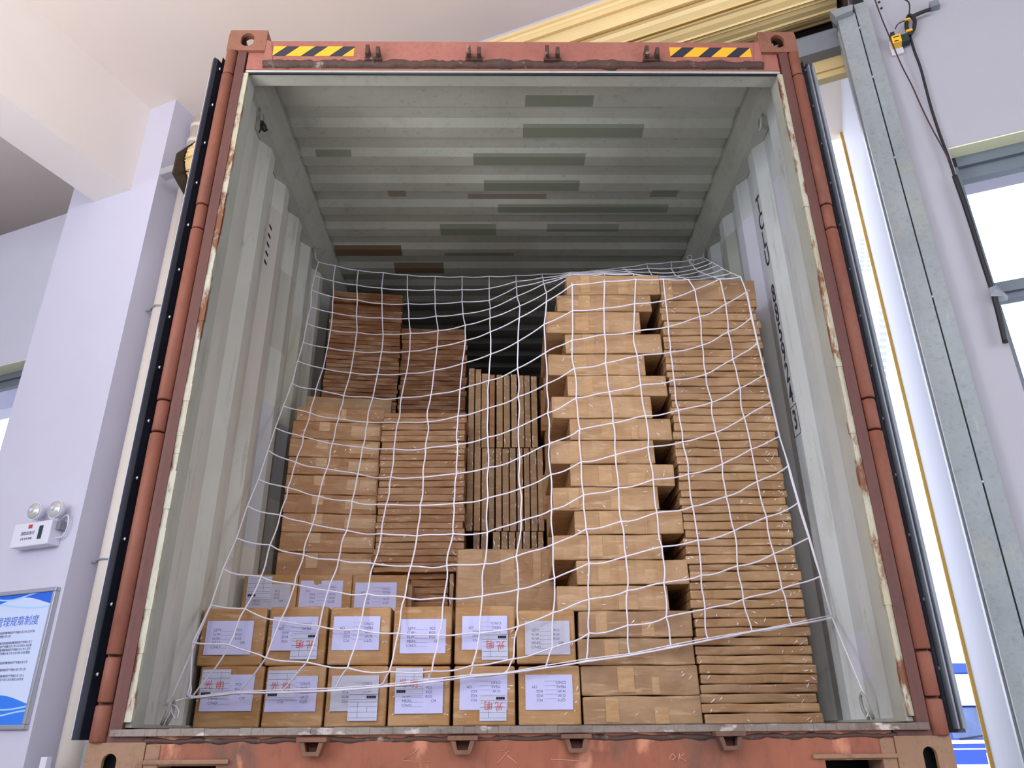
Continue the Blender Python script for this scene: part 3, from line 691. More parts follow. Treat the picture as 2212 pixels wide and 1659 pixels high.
for i, (x0, x1) in enumerate(dxs):
    X0, X1 = Xat(x0, 1308, Yd), Xat(x1, 1308, Yd)
    hid(X0, X1, Yd, 0.4, FL, (FL+zr2)/2, 'carton hidden on the floor under the third row, position %s' % ['by the left wall', 'in the middle', 'towards the centre'][i], 'cartons hidden under the third row')
    hid(X0, X1, Yd, 0.4, (FL+zr2)/2, zr2, 'carton hidden directly under the third row, %s' % ['by the left wall', 'in the middle', 'towards the centre'][i], 'cartons hidden under the third row')
for o, a_ in zip(Crow, [(444, 545, 1341, 1414, False, False), (587, 685, 1332, 1405, True, False), (719, 820, 1331, 1404, True, False), (865, 963, 1337, 1411, False, False), (998, 1096, 1330, 1403, True, False), (1134, 1231, 1341, 1414, False, True)]):
    fm = None
    if o is Crow[1]: fm = (629, 686, 1365, 1424, True, True)
    if o is Crow[4]: fm = (1041, 1097, 1367, 1425, True, True)
    label_paper(o, a_[0], a_[1], a_[2], a_[3], Yf, a_[4], a_[5], form=fm)
for o, a_, fm in zip(B, [(435, 547, 1457, 1536, False, False), (575, 684, 1460, 1537, True, False), (715, 817, 1459, 1536, True, True), (854, 957, 1464, 1541, False, False), (993, 1096, 1457, 1533, True, False), (1135, 1237, 1457, 1533, True, False)],
        [(434, 496, 1446, 1508, False, True), (577, 639, 1448, 1511, False, True), (752, 815, 1496, 1557, True, False), (854, 913, 1443, 1503, False, True), (1036, 1094, 1499, 1557, True, True), None]):
    label_paper(o, a_[0], a_[1], a_[2], a_[3], Yf, a_[4], a_[5], form=fm)
label_paper(Drow[0], 532, 626, 1262, 1318, Yd, False, True, form=(534, 586, 1245, 1294, False, False))
label_paper(Drow[1], 647, 739, 1254, 1317, Yd, True, False, True)
label_paper(Drow[2], 766, 856, 1258, 1319, Yd, True)
# --- large carton G
gx0, gx1 = Xat(984, 1300, Yd), Xat(1200, 1300, Yd); zg = Zat(1090, 1187, Yd)
carton(gx0, gx1, Yd-0.02, 0.30, zr2+0.001, zg, M['carton'], 'large square carton with crinkled clear tape, standing behind the labelled rows', 'large cartons at the centre', bev=0.008,
       tape=[(0.02, 0.26, 0.02, 0.98), (0.45, 0.6, 0.5, 0.97), (0.78, 0.86, 0.45, 0.97)], name='large_carton')
carton(gx0, gx1, Yd-0.02, 0.30, FL+0.001, zr2-0.001, M['carton'], 'carton hidden under the large square carton', 'large cartons at the centre', name='large_carton')
# --- small stack between third row and large carton
yb = [1238, 1252, 1268, 1283, 1299]
Yq = 1.2
bx0, bx1 = Xat(886, 1290, Yq), Xat(968, 1290, Yq)
zq = [Zat(925, y, Yq) for y in yb]+[Zat(925, 1299, Yq)-0.031*k for k in range(1, 3)]
while zq[-1]-FL > 0.12: zq.append(zq[-1]-0.09)
zq.append(FL)
for i in range(len(zq)-1):
    wd = 0.18 if i < 4 else 0.0
    carton(bx0-0.035*(i < 1), bx1, Yq, 0.17, zq[i+1]+0.0006, zq[i]-0.0006, M['carton_deep'], 'narrow flat carton in the recess left of the large carton, %s from the top' % ordw(i), 'flat cartons in the central recess', name='flat_carton')
zbB = Zat(903, 1236, 1.13)
for nm, xa, xb, ya in (('left', 878, 889, 1262), ('right', 970, 979, 1240)):
    X0, X1 = Xat(xa, 1290, 1.06), Xat(xb, 1290, 1.06)
    carton(X0, X1, 1.06, 0.10, FL+0.001, Zat(xa, ya, 1.06), M['carton_dull'], 'upright narrow carton edge on the %s side of the central recess' % nm, 'upright cartons in the recess', name='upright_carton')
# --- stack A : thick cartons, left middle, yawed
Ya = 1.15; YA = math.radians(6.5)
axl, axr = Xat(553, 1586, Ya), Xat(781, 1586, Ya); pivA = (axl, Ya)
ay = [880, 911, 949, 988, 1026.5, 1068, 1109, 1150, 1193, 1238]
za = [Zat(716, y, Ya+0.02) for y in ay]; za[-1] = zd
for i in range(9):
    j = [0.012, 0, -0.003, 0, 0.0, 0.0, 0.004, 0.003, 0.0][i]
    carton(axl+j, axr+j-0.006, Ya, 0.38, za[i+1]+(0.003 if i == 3 else 0.0008), za[i]-0.0008, M['carton_mid'], 'thick brown carton in the left middle stack, %s of nine from the top' % ordw(i) if i else 'lighter thick carton topping the left middle stack', 'cartons in the left middle stack', yaw=YA, piv=pivA,
           tape=[(0.30, 0.42, 0.45, 0.98), (0.66, 0.98, 0.25, 0.8)] if i not in (0,) else [(0.5, 0.56, 0.1, 0.9)])
z2_ = Zat(720, 862, Ya+0.15)
carton(axl+0.035, axr+0.03, Ya+0.11, 0.24, za[0]+0.0008, z2_, M['carton_dull'], 'carton lying set back on top of the left middle stack', 'cartons in the left middle stack', yaw=YA, piv=pivA)
# --- stack B : flat cartons
Yb2 = 1.17
by = [891, 902, 914, 928.7, 940, 953.5, 968.5, 981, 994.4, 1009, 1023, 1038, 1052, 1068, 1083, 1097, 1111.6, 1127.5, 1142, 1157, 1170.6, 1186, 1200.5, 1215, 1224, 1236]
zb_ = [Zat(905, y, Yb2) for y in by]; BX0, BX1 = Xat(814.5, 1050, Yb2)+0.002, Xat(1003.5, 1050, Yb2)
nB = len(zb_)-1
for i in range(nB):
    j = random.uniform(-0.005, 0.005)
    carton(BX0+j+0.004, BX1+j, Yb2+random.uniform(-0.002, 0.004), 0.36, zb_[i+1]+0.0006, zb_[i]-0.0006, M['carton_mid'],
           'flat shiny carton in the stack beside the upright ones, %s from the %s' % ((ordw(i), 'top') if i < nB/2 else (ordw(nB-1-i) if nB-1-i else 'first', 'bottom')), 'flat cartons in the middle stack', name='flat_carton', bev=0.004)
carton(BX0+0.01, BX1-0.005, Yb2+0.22, 0.2, FL+0.001, zb_[-1]-0.22, M['carton_deep'], 'hidden carton on the floor under the back of the middle stack', 'hidden supporting cartons')
carton(BX0+0.01, BX1-0.005, Yb2+0.22, 0.2, zb_[-1]-0.219, zb_[-1]-0.001, M['carton_deep'], 'hidden carton directly under the middle stack', 'hidden supporting cartons')
# --- upright boards V
Yv = 1.34
def vboard(x0t, x1t, yt, yb_, lab, mt):
    X0, X1 = Xat(x0t, (yt+yb_)/2, Yv), Xat(x1t, (yt+yb_)/2, Yv)
    return X0, X1
s3 = 8.295; s4 = 6.91
topr = [(178, 283, 125, 1490), (300, 402, 145, 1500), (415, 527, 222, 1545), (555, 650, 240, 1550), (683, 795, 245, 1550), (805, 922, 248, 1555), (938, 1050, 235, 1560), (1068, 1174, 255, 1565), (1180, 1288, 255, 1570), (1300, 1412, 272, 1570)]
midr = [(120, 221, 5), (232, 333, 10), (345, 437, 50), (450, 540, 55), (557, 650, 40), (658, 757, 50), (767, 865, 50), (880, 970, 60), (982, 1070, 62), (1078, 1178, 62), (1186, 1275, 65)]
lowr = [(218, 320), (338, 432), (512, 628), (640, 740), (750, 855), (865, 955), (965, 1075), (1090, 1175), (1190, 1275)]
VP = ['leftmost', 'second from the left', 'third from the left', 'fourth from the left', 'fifth from the left', 'sixth from the left', 'seventh from the left', 'eighth from the left', 'ninth from the left', 'tenth from the left', 'rightmost']
zmid = Zat(1090, 967, Yv); zlow = Zat(1090, 1148, Yv)
for i, (a_, b_, t_, _) in enumerate(topr):
    ym = 880; X0, X1 = Xat(990+(a_+8*(1 if i > 4 else 0))/s3, ym, Yv), Xat(990+(b_+6)/s3, ym, Yv)
    zt_ = Zat(990+a_/s3, 780+t_/s3, Yv)
    carton(X0+0.0008, X1-0.0008, Yv, 0.24, zmid+0.001, zt_, M['carton'] if i != 3 else M['carton_deep'], 'upright flat carton in the upper row of upright ones, %s' % (VP[i] if i < 9 else 'rightmost'), 'upright cartons, upper row', name='upright_carton', bev=0.003, jit=0.001)
for i, (a_, b_, t_) in enumerate(midr):
    X0, X1 = Xat(990+a_/s4, 1060, Yv), Xat(990+b_/s4, 1060, Yv)
    carton(X0+0.0008, X1-0.0008, Yv-0.004, 0.24, zlow+0.001, zmid-0.001+(0.004 if i < 2 else -0.003), M['carton'] if i % 3 else M['carton_dull'], 'upright flat carton in the middle row of upright ones, %s' % VP[i], 'upright cartons, middle row', name='upright_carton', bev=0.003, jit=0.001)
zl2 = zlow-(zmid-zlow)
for i, (a_, b_) in enumerate(lowr):
    X0, X1 = Xat(990+a_/s4, 1168, Yv), Xat(990+b_/s4, 1168, Yv)
    carton(X0+0.0008, X1-0.0008, Yv-0.002, 0.24, zl2, zlow-0.001, M['carton'] if i % 3 else M['carton_dull'], 'upright flat carton in the lowest visible row of upright ones, %s' % (VP[i] if i < 8 else 'rightmost'), 'upright cartons, lowest row', name='upright_carton', bev=0.003, jit=0.001)
vx0, vx1 = Xat(997, 1586, Yv), Xat(1186, 1586, Yv)
hid(vx0, vx1, Yv, 0.24, FL, zl2, 'hidden carton on the floor under the upright cartons', 'hidden supporting cartons')
# --- deep stacks E and F
Ye = 1.64; YE = math.radians(7.5); exl, exr = Xat(619, 1586, Ye), Xat(812, 1586, Ye); pivE = (exl, Ye)
ey = [632.7, 645, 654.7, 668.8, 676.5]+[684+8.6*k for k in range(0, 26)]
ze = [Zat(798, y, Ye+0.03) for y in ey]
nE = len(ze)-1
for i in range(nE):
    j = random.uniform(-0.004, 0.006); back = 0.03 if i == 2 else 0.0
    carton(exl+j, exr+j, Ye+back+random.uniform(0, 0.003), 0.34, ze[i+1]+0.0005, ze[i]-0.0005, M['carton_red'] if i == 2 else M['carton_far_shade'],
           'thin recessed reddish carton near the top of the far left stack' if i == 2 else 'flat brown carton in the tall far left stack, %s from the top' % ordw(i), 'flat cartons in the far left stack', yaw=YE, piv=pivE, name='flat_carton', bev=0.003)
zz0 = ze[-1]; k = 0
while zz0 > FL+0.05:
    zn = max(FL, zz0-0.5); 
    if zn-FL < 0.15: zn = FL
    carton(exl, exr, Ye+0.02, 0.3, zn+0.001, zz0-0.001, M['carton_far_shade'], 'hidden carton under the far left stack, %s below it' % ['just', 'second', 'third', 'fourth'][k], 'hidden supporting cartons', yaw=YE, piv=pivE); zz0 = zn; k += 1
Y_f = 1.72; fxl, fxr = Xat(818, 1586, Y_f), Xat(992, 1586, Y_f)
fy = [709, 720.5, 732.5, 741, 753, 764, 777, 789, 801, 812, 821, 830, 842, 854, 863, 873.6, 884, 895, 906]
zf = [Zat(934, y, Y_f) for y in fy]; nF = len(zf)-1
for i in range(nF):
    j = random.uniform(-0.004, 0.006)-(0.008 if i == 0 else 0)
    carton(fxl+j, fxr+j, Y_f+random.uniform(0, 0.003), 0.34, zf[i+1]+0.0005, zf[i]-0.0005, M['carton_far_shade'], 'flat brown carton in the shorter far stack beside the black gap, %s down' % ordw(i), 'flat cartons in the shorter far stack', name='flat_carton', bev=0.003, yaw=math.radians(2.5), piv=(fxl, Y_f))
zz0 = zf[-1]; k = 0
while zz0 > FL+0.05:
    zn = max(FL, zz0-0.5)
    if zn-FL < 0.15: zn = FL
    carton(fxl, fxr, Y_f+0.02, 0.3, zn+0.001, zz0-0.001, M['carton_far_shade'], 'hidden carton under the shorter far stack, %s below it' % ['just', 'second', 'third', 'fourth'][k], 'hidden supporting cartons'); zz0 = zn; k += 1

# ================================================================== THE NET
NET = [
 [(688,566),(680,595),(673,627),(671,663),(662,699),(655,740),(643,780),(630,828),(612,877),(595,924),(578,972),(558,1035),(535,1093),(510,1162),(481,1229),(456,1307),(416,1387),(411,1506)],
 [(724,573.6),(720,607),(720,641.5),(718,675),(714,713),(707.5,751),(698,796),(682.5,841),(669.7,892),(654.7,943.5),(639,998.7),(621.4,1053.5),(605,1112.6),(583.4,1177),(564,1245),(529,1315),(495.5,1393),(414,1507)],
 [(774,584),(771,615.7),(772,648),(770,683),(771,718),(765,759),(757,805),(742.5,855),(731.7,905),(718,958.5),(706,1013),(689,1072),(675,1132.7),(656,1198.6),(636.6,1262.6),(605,1341),(574.4,1421),(515,1496)],
 [(828,589),(824.5,622.5),(825,656),(826,687),(827.6,722),(824.5,760),(815.6,808.6),(805.5,859),(794,912),(783,966.5),(773,1023.6),(760,1083),(749.5,1146),(731,1209.6),(709,1276),(690,1353),(662.6,1431),(607.5,1494.6)],
 [(880,594),(880,626),(882,656),(883,688),(886.7,720),(885,759),(878,806.6),(867,859),(859.4,913),(851,970),(844,1030.4),(834,1090),(824,1152.5),(808,1217.6),(793,1283),(775,1360),(751,1443),(723,1489)],
 [(940,597),(939,626),(940,656),(942,683),(946.5,714.5),(944.5,749),(938,800),(931,853),(924,911),(919,969),(914.5,1031),(907.6,1091.5),(901,1158),(888,1223),(874.6,1290),(860,1368),(841,1451),(819,1481)],
 [(998,598),(998,626),(998,652),(1000,678),(1005.5,702.5),(1005.5,735.5),(999,785),(994,841),(989,899),(988,960),(986.5,1023),(980.5,1088),(979,1153),(965,1222),(959.5,1291),(947,1372),(933,1450),(927.5,1472)],
 [(1057,597),(1057,623),(1057,649),(1059,667),(1059,687),(1059,717),(1060,765),(1056,822),(1054,882),(1054,944.5),(1055,1010),(1054,1076),(1053,1150),(1047,1218),(1042,1288),(1036,1368),(1019.7,1437.6),(1014,1461)],
 [(1115,595),(1115,608),(1116,620),(1117,640),(1123,661),(1122,686.6),(1119,738),(1118,796),(1119,857),(1120,923),(1123,988),(1124,1055.5),(1126,1125),(1115,1202),(1120,1273),(1120,1353),(1109,1423.5),(1087.5,1455)],
 [(1172,592),(1172,600),(1174,607),(1175,613),(1180.5,632),(1180.5,651.6),(1175.5,700.5),(1178,762),(1181.5,829),(1183,892),(1187,959),(1190,1025),(1192,1101),(1194.7,1176),(1198,1249),(1194.7,1323.6),(1193,1399.6),(1178.5,1441.6)],
 [(1235,588),(1234,590),(1233,592),(1233,594),(1233,597),(1236,615),(1237,671),(1236,735),(1240.5,796),(1244.5,860),(1252.5,928),(1255.5,998),(1261,1069.5),(1266,1143),(1272.5,1217),(1272,1295),(1272,1368),(1266,1427)],
 [(1290,584),(1293,586),(1298,588),(1302,590),(1306,592),(1306,608),(1304.5,666),(1306,722.5),(1308,784),(1316,847),(1324,914),(1330,983),(1336,1054),(1342,1126.5),(1352,1202),(1355,1276),(1356,1351),(1360,1413)],
 [(1345,578),(1350,582),(1356,586),(1362,590),(1368,592),(1373.5,603.5),(1371,656),(1369,717),(1377,769),(1384,832),(1394.5,898),(1400,966),(1411,1036),(1419,1107.5),(1430,1181),(1434,1259),(1439,1333),(1449.5,1397)],
 [(1398,570),(1400,580),(1404,588),(1410,596),(1420,600),(1433,603.5),(1437.5,649),(1444,706),(1448,761),(1456,821),(1466,886.6),(1474.5,954.5),(1487,1024),(1496,1094),(1508,1167),(1515,1243),(1523,1316),(1529.5,1382)],
 [(1450,566),(1450,580),(1455,589),(1461,596),(1474,600),(1487,604),(1501,626),(1512,684),(1517,745.6),(1525,809),(1538,869),(1546,935),(1561,1002.5),(1569,1073),(1586,1147),(1593,1223),(1605.5,1294.6),(1624.5,1364)],
 [(1490,563),(1497,573),(1502,581),(1510.6,587),(1526,593.5),(1540,598),(1555,603),(1568,657),(1573,717),(1583,776.5),(1599,838),(1608,902),(1623,970),(1636,1040.5),(1656,1117),(1672,1196),(1689,1272),(1711,1350)],
 [(1519,556),(1530,562),(1539,567),(1550,573),(1562,581),(1580,590),(1600,598),(1612,631),(1623,687),(1636,742),(1653,809),(1667,868),(1684,943),(1702.5,1006.6),(1723.6,1086.6),(1747,1162),(1772,1245),(1797,1333)]]
Rr = 18; NC = 17
def net_depth(c, r_):
    x, y = NET[c][r_]
    x0, y0 = NET[0][r_]
    yl = atX(x0, y0, -1.12).y; yl = max(0.36, min(1.38, yl))
    # right part: hangs just in front of the stacks; its top rows run back over them
    front = Yf-0.035
    if c >= 10:
        rf = {10: 5, 11: 5, 12: 5, 13: 5, 14: 5, 15: 6, 16: 6}[c]
        if r_ >= rf: return front
        t = (rf-r_)/rf; return lerp(front+0.02, 1.38, t**1.1)
    t = c/10.0; s_ = t*t*(3-2*t)
    rt = net_depth(10, r_)
    return lerp(yl, rt, s_)
m = MB(); rnd = random.Random(3)
P3 = [[atY(*NET[c][k], net_depth(c, k)) for k in range(Rr)] for c in range(NC)]
def strand(a, b, rad, am=0.006):
    d = b-a; L = d.length; pts = []
    n_ = 5
    ox = rnd.uniform(-am, am); oz = rnd.uniform(-am, am)
    side = d.cross(Vector((0, 1, 0))); side = side.normalized() if side.length > 1e-6 else Vector((1, 0, 0))
    for i in range(n_+1):
        t = i/n_; p = a.lerp(b, t); p = p+side*(ox*math.sin(math.pi*t)+oz*0.5*math.sin(2*math.pi*t)); p.z -= 0.03*L*math.sin(math.pi*t)*abs(side.z)
        pts.append(p)
    m.tube(pts, rad, 5, caps=False)
RD = 0.0031
for c in range(NC):
    for k in range(Rr-1): strand(P3[c][k], P3[c][k+1], RD, 0.006 if 0 < c < 16 and k > 6 else 0.0015)
for c in range(NC-1):
    for k in range(Rr): strand(P3[c][k], P3[c+1][k], RD, 0.005 if 6 < k < 17 else 0.001)
    if 0 < c:
        for k in range(Rr): m.ball(P3[c][k], 0.0042, 6, 4)
net = m.build('cargo_net', M['string']); tag(net, 'white knotted cord net hung across the cargo between wall rings', 'cargo net')
m = MB()
def rope(pts, rad=0.003, par=None):
    m.tube(pts, rad, 6)
rope([P3[c][17]+Vector((0, -0.003, -0.003+0.002*math.sin(c))) for c in range(NC)], 0.0032)
rope([P3[c][17]+Vector((0, -0.004, 0.004+0.003*math.cos(c*2))) for c in range(NC)], 0.0022)
rope([P3[0][k]+Vector((0.002+0.002*math.sin(k*2), -0.003, 0)) for k in range(3, 17)], 0.003)
rope([P3[16][k]+Vector((0.003*math.sin(k), -0.003, 0)) for k in range(7, 18)], 0.0032)
kl = Vector((-1.135, 0.335, 0.235))
lk = atY(365, 1518, 0.34)
rope([P3[0][15], lerp(P3[0][15], lk, 0.5)+Vector((0.002, 0, 0)), lk], 0.003)
rope([P3[0][17], lerp(P3[0][17], lk, 0.5), lk], 0.003)
lp = [atY(x, y, 0.345) for x, y in ((368, 1520), (371, 1540), (378, 1553), (384, 1550), (386, 1536), (380, 1526), (368, 1520))]
rope(lp, 0.0025); rope([atY(x, y, 0.345) for x, y in ((345, 1516), (356, 1523), (364, 1521), (368, 1517))], 0.003)
m.ball(lk, 0.012, 8, 5); m.ball(P3[0][17], 0.008, 8, 5)
rope([atY(x, y, 0.40) for x, y in ((414, 1390), (413, 1440), (411, 1475), (405, 1500), (409, 1508), (413, 1490), (411, 1475))], 0.0028)
rk = atY(1875, 1520, 0.34)
rope([P3[16][17], lerp(P3[16][17], rk, 0.5), rk, atY(1880, 1532, 0.34), atY(1872, 1550, 0.335)], 0.0028)
m.ball(rk, 0.006, 8, 4)
for px, d in (((724+583)/2, 0), (870, 0)):
    pass
lo = m.build('tie_rope', M['string'], net); lo.location = (0, 0, 0)
lo['label'] = 'doubled white border rope with knots'
m = MB()
for (x, y), c in (((1490, 556), 0), ((1494, 566), 1)):
    m.tube([atY(x+5*math.cos(a_/3), y+5*math.sin(a_/3), 1.38) for a_ in range(0, 19)], 0.002, 5)
m.tube([P3[16][0], Vector((1.14, 1.42, 2.68))], 0.0025, 5); m.tube([P3[0][0], Vector((-1.14, 1.40, 2.67))], 0.0025, 5)
kk = m.build('ring_knot', M['string'], net); kk.location = (0, 0, 0)

# ================================================================== THE BUILDING
GZ = -1.45; CZ = 4.29
m = MB(); m.wbox(-9, 9, -8, 4, GZ-0.2, GZ); struct(m, 'floor', M['concrete'])
m = MB(); m.wbox(-9, 1.9, -8, 2.2, CZ, CZ+0.2); m.wbox(1.9, 9, -8, 0.5, CZ, CZ+0.2); struct(m, 'ceiling', M['ceiling'])
m = MB(); m.wbox(-3.475, -3.137, -8, 0.0, 3.56, CZ+0.01)
bm_ = m.build('trim_1', M['beam']); bm_['kind'] = 'structure'
m = MB(); m.wbox(-3.735, -2.90, 0.0, 0.5, GZ, CZ+0.01); struct(m, 'wall_column', M['column'])
LT = wpx(148, 460, 0.25)[1]
wl0, wl1 = wpx(70, 772, 0.25)[1], 0.2
m = MB()
m.wbox(-9, -3.6, 0.25, 0.5, wl0, LT); m.wbox(-9, -3.6, 0.25, 0.5, GZ, wl1); m.wbox(-9, -6.2, 0.25, 0.5, wl1, wl0)
m.wbox(-9, -2.9, 2.0, 2.2, LT-0.5, CZ+0.01); m.wbox(-9, -2.9, 0.5, 2.05, LT-0.06, LT)
struct(m, 'wall_left', M['wall'])
# wall behind shutter, left jamb and lintel
m = MB(); m.wbox(-2.95, -2.30, 0.38, 0.60, GZ, CZ+0.01); m.wbox(-2.31, 1.55, 0.38, 0.60, 3.42, CZ+0.01); struct(m, 'wall_back', M['wall'])
# right wall with window opening
SW = wpx(2048, 318, 0.04)[0]; ZW = wpx(2120, 300, 0.04)[1]
ZW = wpx(2050, 319, 0.04)[1]
m = MB(); m.wbox(1.47, SW, 0.04, 0.42, GZ, CZ+0.01); m.wbox(SW, 9, 0.04, 0.42, ZW, CZ+0.01); m.wbox(4.5, 9, 0.04, 0.42, GZ, ZW); m.wbox(SW, 4.5, 0.04, 0.42, GZ, 0.1)
struct(m, 'wall_right', plain('shaded_lavender_plaster', (172, 170, 178), 0.85, var=0.015, sc=3))  # plaster colour darkened to stand for weaker light on this wall
m = MB(); m.wbox(-9.2, -9, -8, 0.5, GZ, CZ); m.wbox(9, 9.2, -8, 0.5, GZ, CZ); struct(m, 'wall_side', M['wall'])  # unseen end walls, added to cut the light entering the hall
m = MB(); m.wbox(-9, 9, -8.2, -8, GZ, 1.7); m.wbox(-9, 9, -8.2, -8, 3.7, CZ); struct(m, 'wall_rear', M['wall'])  # unseen wall, added with a band opening to limit incoming light
# windows
M['cream'] = plain('cream_reveal', (236, 236, 200), 0.8, var=0.01)
m = MB(); m.wbox(SW, 4.5, 0.042, 0.20, ZW-0.006, ZW+0.001); struct(m, 'trim_5', M['cream'])
m = MB(); m.wbox(-6.2, -3.74, 0.252, 0.40, wl0-0.006, wl0+0.001); struct(m, 'trim_6', M['cream'])
def window(name, s0, s1, e, z0, z1, bars_z, bars_s):
    m = MB(); t = 0.06
    m.wbox(s0, s1, e, e+0.07, z1-0.055, z1); m.wbox(s0, s1, e+0.02, e+0.06, z1-0.11, z1-0.055); m.wbox(s0, s1, e, e+0.07, z0, z0+t); m.wbox(s0, s0+0.03, e, e+0.07, z0, z1); m.wbox(s1-0.03, s1, e, e+0.07, z0, z1)
    for zb in bars_z: m.wbox(s0, s1, e, e+0.07, zb-0.035, zb+0.01); m.wbox(s0, s1, e+0.015, e+0.06, zb-0.06, zb-0.035)
    for sb in bars_s: m.wbox(sb-0.03, sb+0.03, e, e+0.07, z0, z1)
    o = struct(m, name, M['frame'])
    m = MB(); m.wbox(s0+0.02, s1-0.02, e+0.035, e+0.041, z0+0.03, z1-0.05); g = m.build('pane', M['glass'], o)
    return o
window('window_1', -6.2, -3.7, 0.36, wl1, wl0, [wpx(8, 1002, 0.36)[1]], [-5.0])
window('window_2', SW, 4.5, 0.11, 0.1, ZW, [wpx(2170, 612, 0.11)[1]], [2.9])
# drain pipe in the corner
sp, _ = wpx(200, 1586, 0.16)
m = MB(); PE = 0.17; pp = wpx(258, 1050, PE)[0]+0.058
m.tube([W(pp, PE, GZ), W(pp, PE, 4.20)], 0.062, 20)
pipe = m.build('drain_pipe', M['pipe']); tag(pipe, 'cream plastic drain pipe running up beside the left column', 'pipe')
m = MB()
for z in (3.86, 3.98, 4.12): m.tube([W(pp, PE, z-0.02), W(pp, PE, z+0.02)], 0.070, 20)
m.build('pipe_collar', M['pipe'], pipe)
for z in (2.62, 1.02):
    m = MB(); m.tube([W(pp-0.062, PE-0.04, z), W(pp, PE-0.07, z), W(pp+0.064, PE-0.04, z)], 0.006, 6); m.wbox(pp-0.12, pp-0.06, PE-0.045, PE-0.03, z-0.008, z+0.004); m.build('pipe_clamp', M['steel'], pipe)
# roller shutter
sh = empty('roller_shutter', W(-0.6, 0.1, 3.0), 'cream roller shutter rolled up on its drum above the doorway', 'roller shutter')
DC = (0.06, 3.52); DR = 0.215
S0, S1 = -2.50, 1.36
m = MB(); mg = MB(); NS = 16
for k in range(NS):
    a0 = 2*math.pi*k/NS+0.12; a1 = a0+2*math.pi/NS
    def dp(a_, r_): return (DC[0]+r_*math.cos(a_), DC[1]+r_*math.sin(a_))
    pts = [dp(a0+0.02, DR-0.012), dp(a0+0.05, DR+0.004), dp(a0+0.10, DR-0.004), dp((a0+a1)/2, DR), dp(a1-0.06, DR-0.002), dp(a1-0.03, DR+0.006), dp(a1-0.005, DR-0.012)]
    n = len(pts); m.add([W(S0, *q) for q in pts]+[W(S1, *q) for q in pts], [(i, i+1, n+i+1, n+i) for i in range(n-1)])
    q0 = dp(a0-0.01, DR-0.011); q1 = dp(a0+0.03, DR-0.011); mg.add([W(S0, *q0), W(S0, *q1), W(S1, *q1), W(S1, *q0)], [(0, 1, 2, 3)])
for s_ in (S0, S1):
    m.add([W(s_, DC[0]+(DR-0.012)*math.cos(2*math.pi*k/32), DC[1]+(DR-0.012)*math.sin(2*math.pi*k/32)) for k in range(32)], [tuple(range(32))])
dr = m.build('drum_curtain', M['shutter'], sh); mg.build('slat_joint', M['groove'], dr)
# left bracket plate and arm
def plate(s_, nm):
    m = MB(); poly = [(-0.27, 0.25), (-0.20, 0.30), (0.05, 0.24), (0.30, 0.0), (0.30, -0.16), (0.0, -0.36), (-0.27, -0.16)]
    poly = [(DC[0]-0.06, DC[1]+0.33), (DC[0]+0.26, DC[1]+0.1), (DC[0]+0.26, DC[1]-0.30), (DC[0]+0.0, DC[1]-0.36), (DC[0]-0.27, DC[1]-0.18), (DC[0]-0.27, DC[1]-0.02)]
    m.prism(poly, lambda p, q, h: W(h, p, q), s_-0.008, s_+0.004); return m.build(nm, M['plate'], sh)
plate(S0-0.01, 'bracket_plate'); plate(S1+0.03, 'bracket_plate')
m = MB(); z = wpx(360, 368, -0.05)[1]; m.wbox(S0-0.32, S0-0.01, -0.06, -0.015, z-0.03, z+0.03); m.wbox(S0-0.32, S0-0.01, -0.06, 0.0, z+0.025, z+0.032); m.wbox(S0-0.32, S0-0.01, -0.06, 0.0, z-0.035, z-0.028)
m.build('bracket_arm', M['silver'], sh)
# bottom bar, guide box
zb0 = wpx(1760, 128, 0.2)[1]
m = MB(); m.wbox(S0, 1.36, 0.16, 0.22, 3.02, 3.09); m.wbox(S0, 1.36, 0.17, 0.21, 2.985, 3.02); m.build('bottom_bar', M['shutter'], sh)
m = MB(); m.wbox(S0, 1.34, 0.10, 0.28, 3.09, 3.20); m.wbox(S0, 1.34, 0.14, 0.26, 3.20, 3.25); m.build('lintel_box', M['steel_grey'], sh)
m = MB(); m.wbox(S0, 1.34, 0.20, 0.37, 3.24, 3.36); m.build('dark_lintel', M['plate'], sh)
# guide rails
for s0, s1, nm in ((1.335, 1.47, 'right'), (-2.5, -2.42, 'left')):
    m = MB(); m.wbox(s0, s0+0.075, -0.02, 0.03, GZ, 3.14); m.wbox(s0+0.082, s1, -0.01, 0.04, GZ, 3.20); m.wbox(s0, s1, 0.02, 0.10, GZ, 3.1)
    m.wbox(s0-0.006, s0, 0.02, 0.06, GZ, 3.1)
    g = m.build('guide_rail', M['steel'], sh); g['label'] = 'galvanised %s guide rail' % nm
    if nm == 'right':
        m = MB()
        for z in (3.05, 2.75, 2.30, 1.63, 0.9, 0.3): m.ball(W(s0+0.079, -0.012, z), 0.006, 8, 4)
        m.build('guide_screw', M['silver'], g)
        m = MB(); m.hexa([W(1.325, -0.05, 3.12), W(1.40, -0.05, 3.13), W(1.40, 0.0, 3.13), W(1.325, 0.0, 3.12), W(1.31, -0.03, 3.19), W(1.41, -0.03, 3.185), W(1.41, 0.02, 3.185), W(1.31, 0.02, 3.19)])
        m.build('guide_funnel', M['steel'], g)
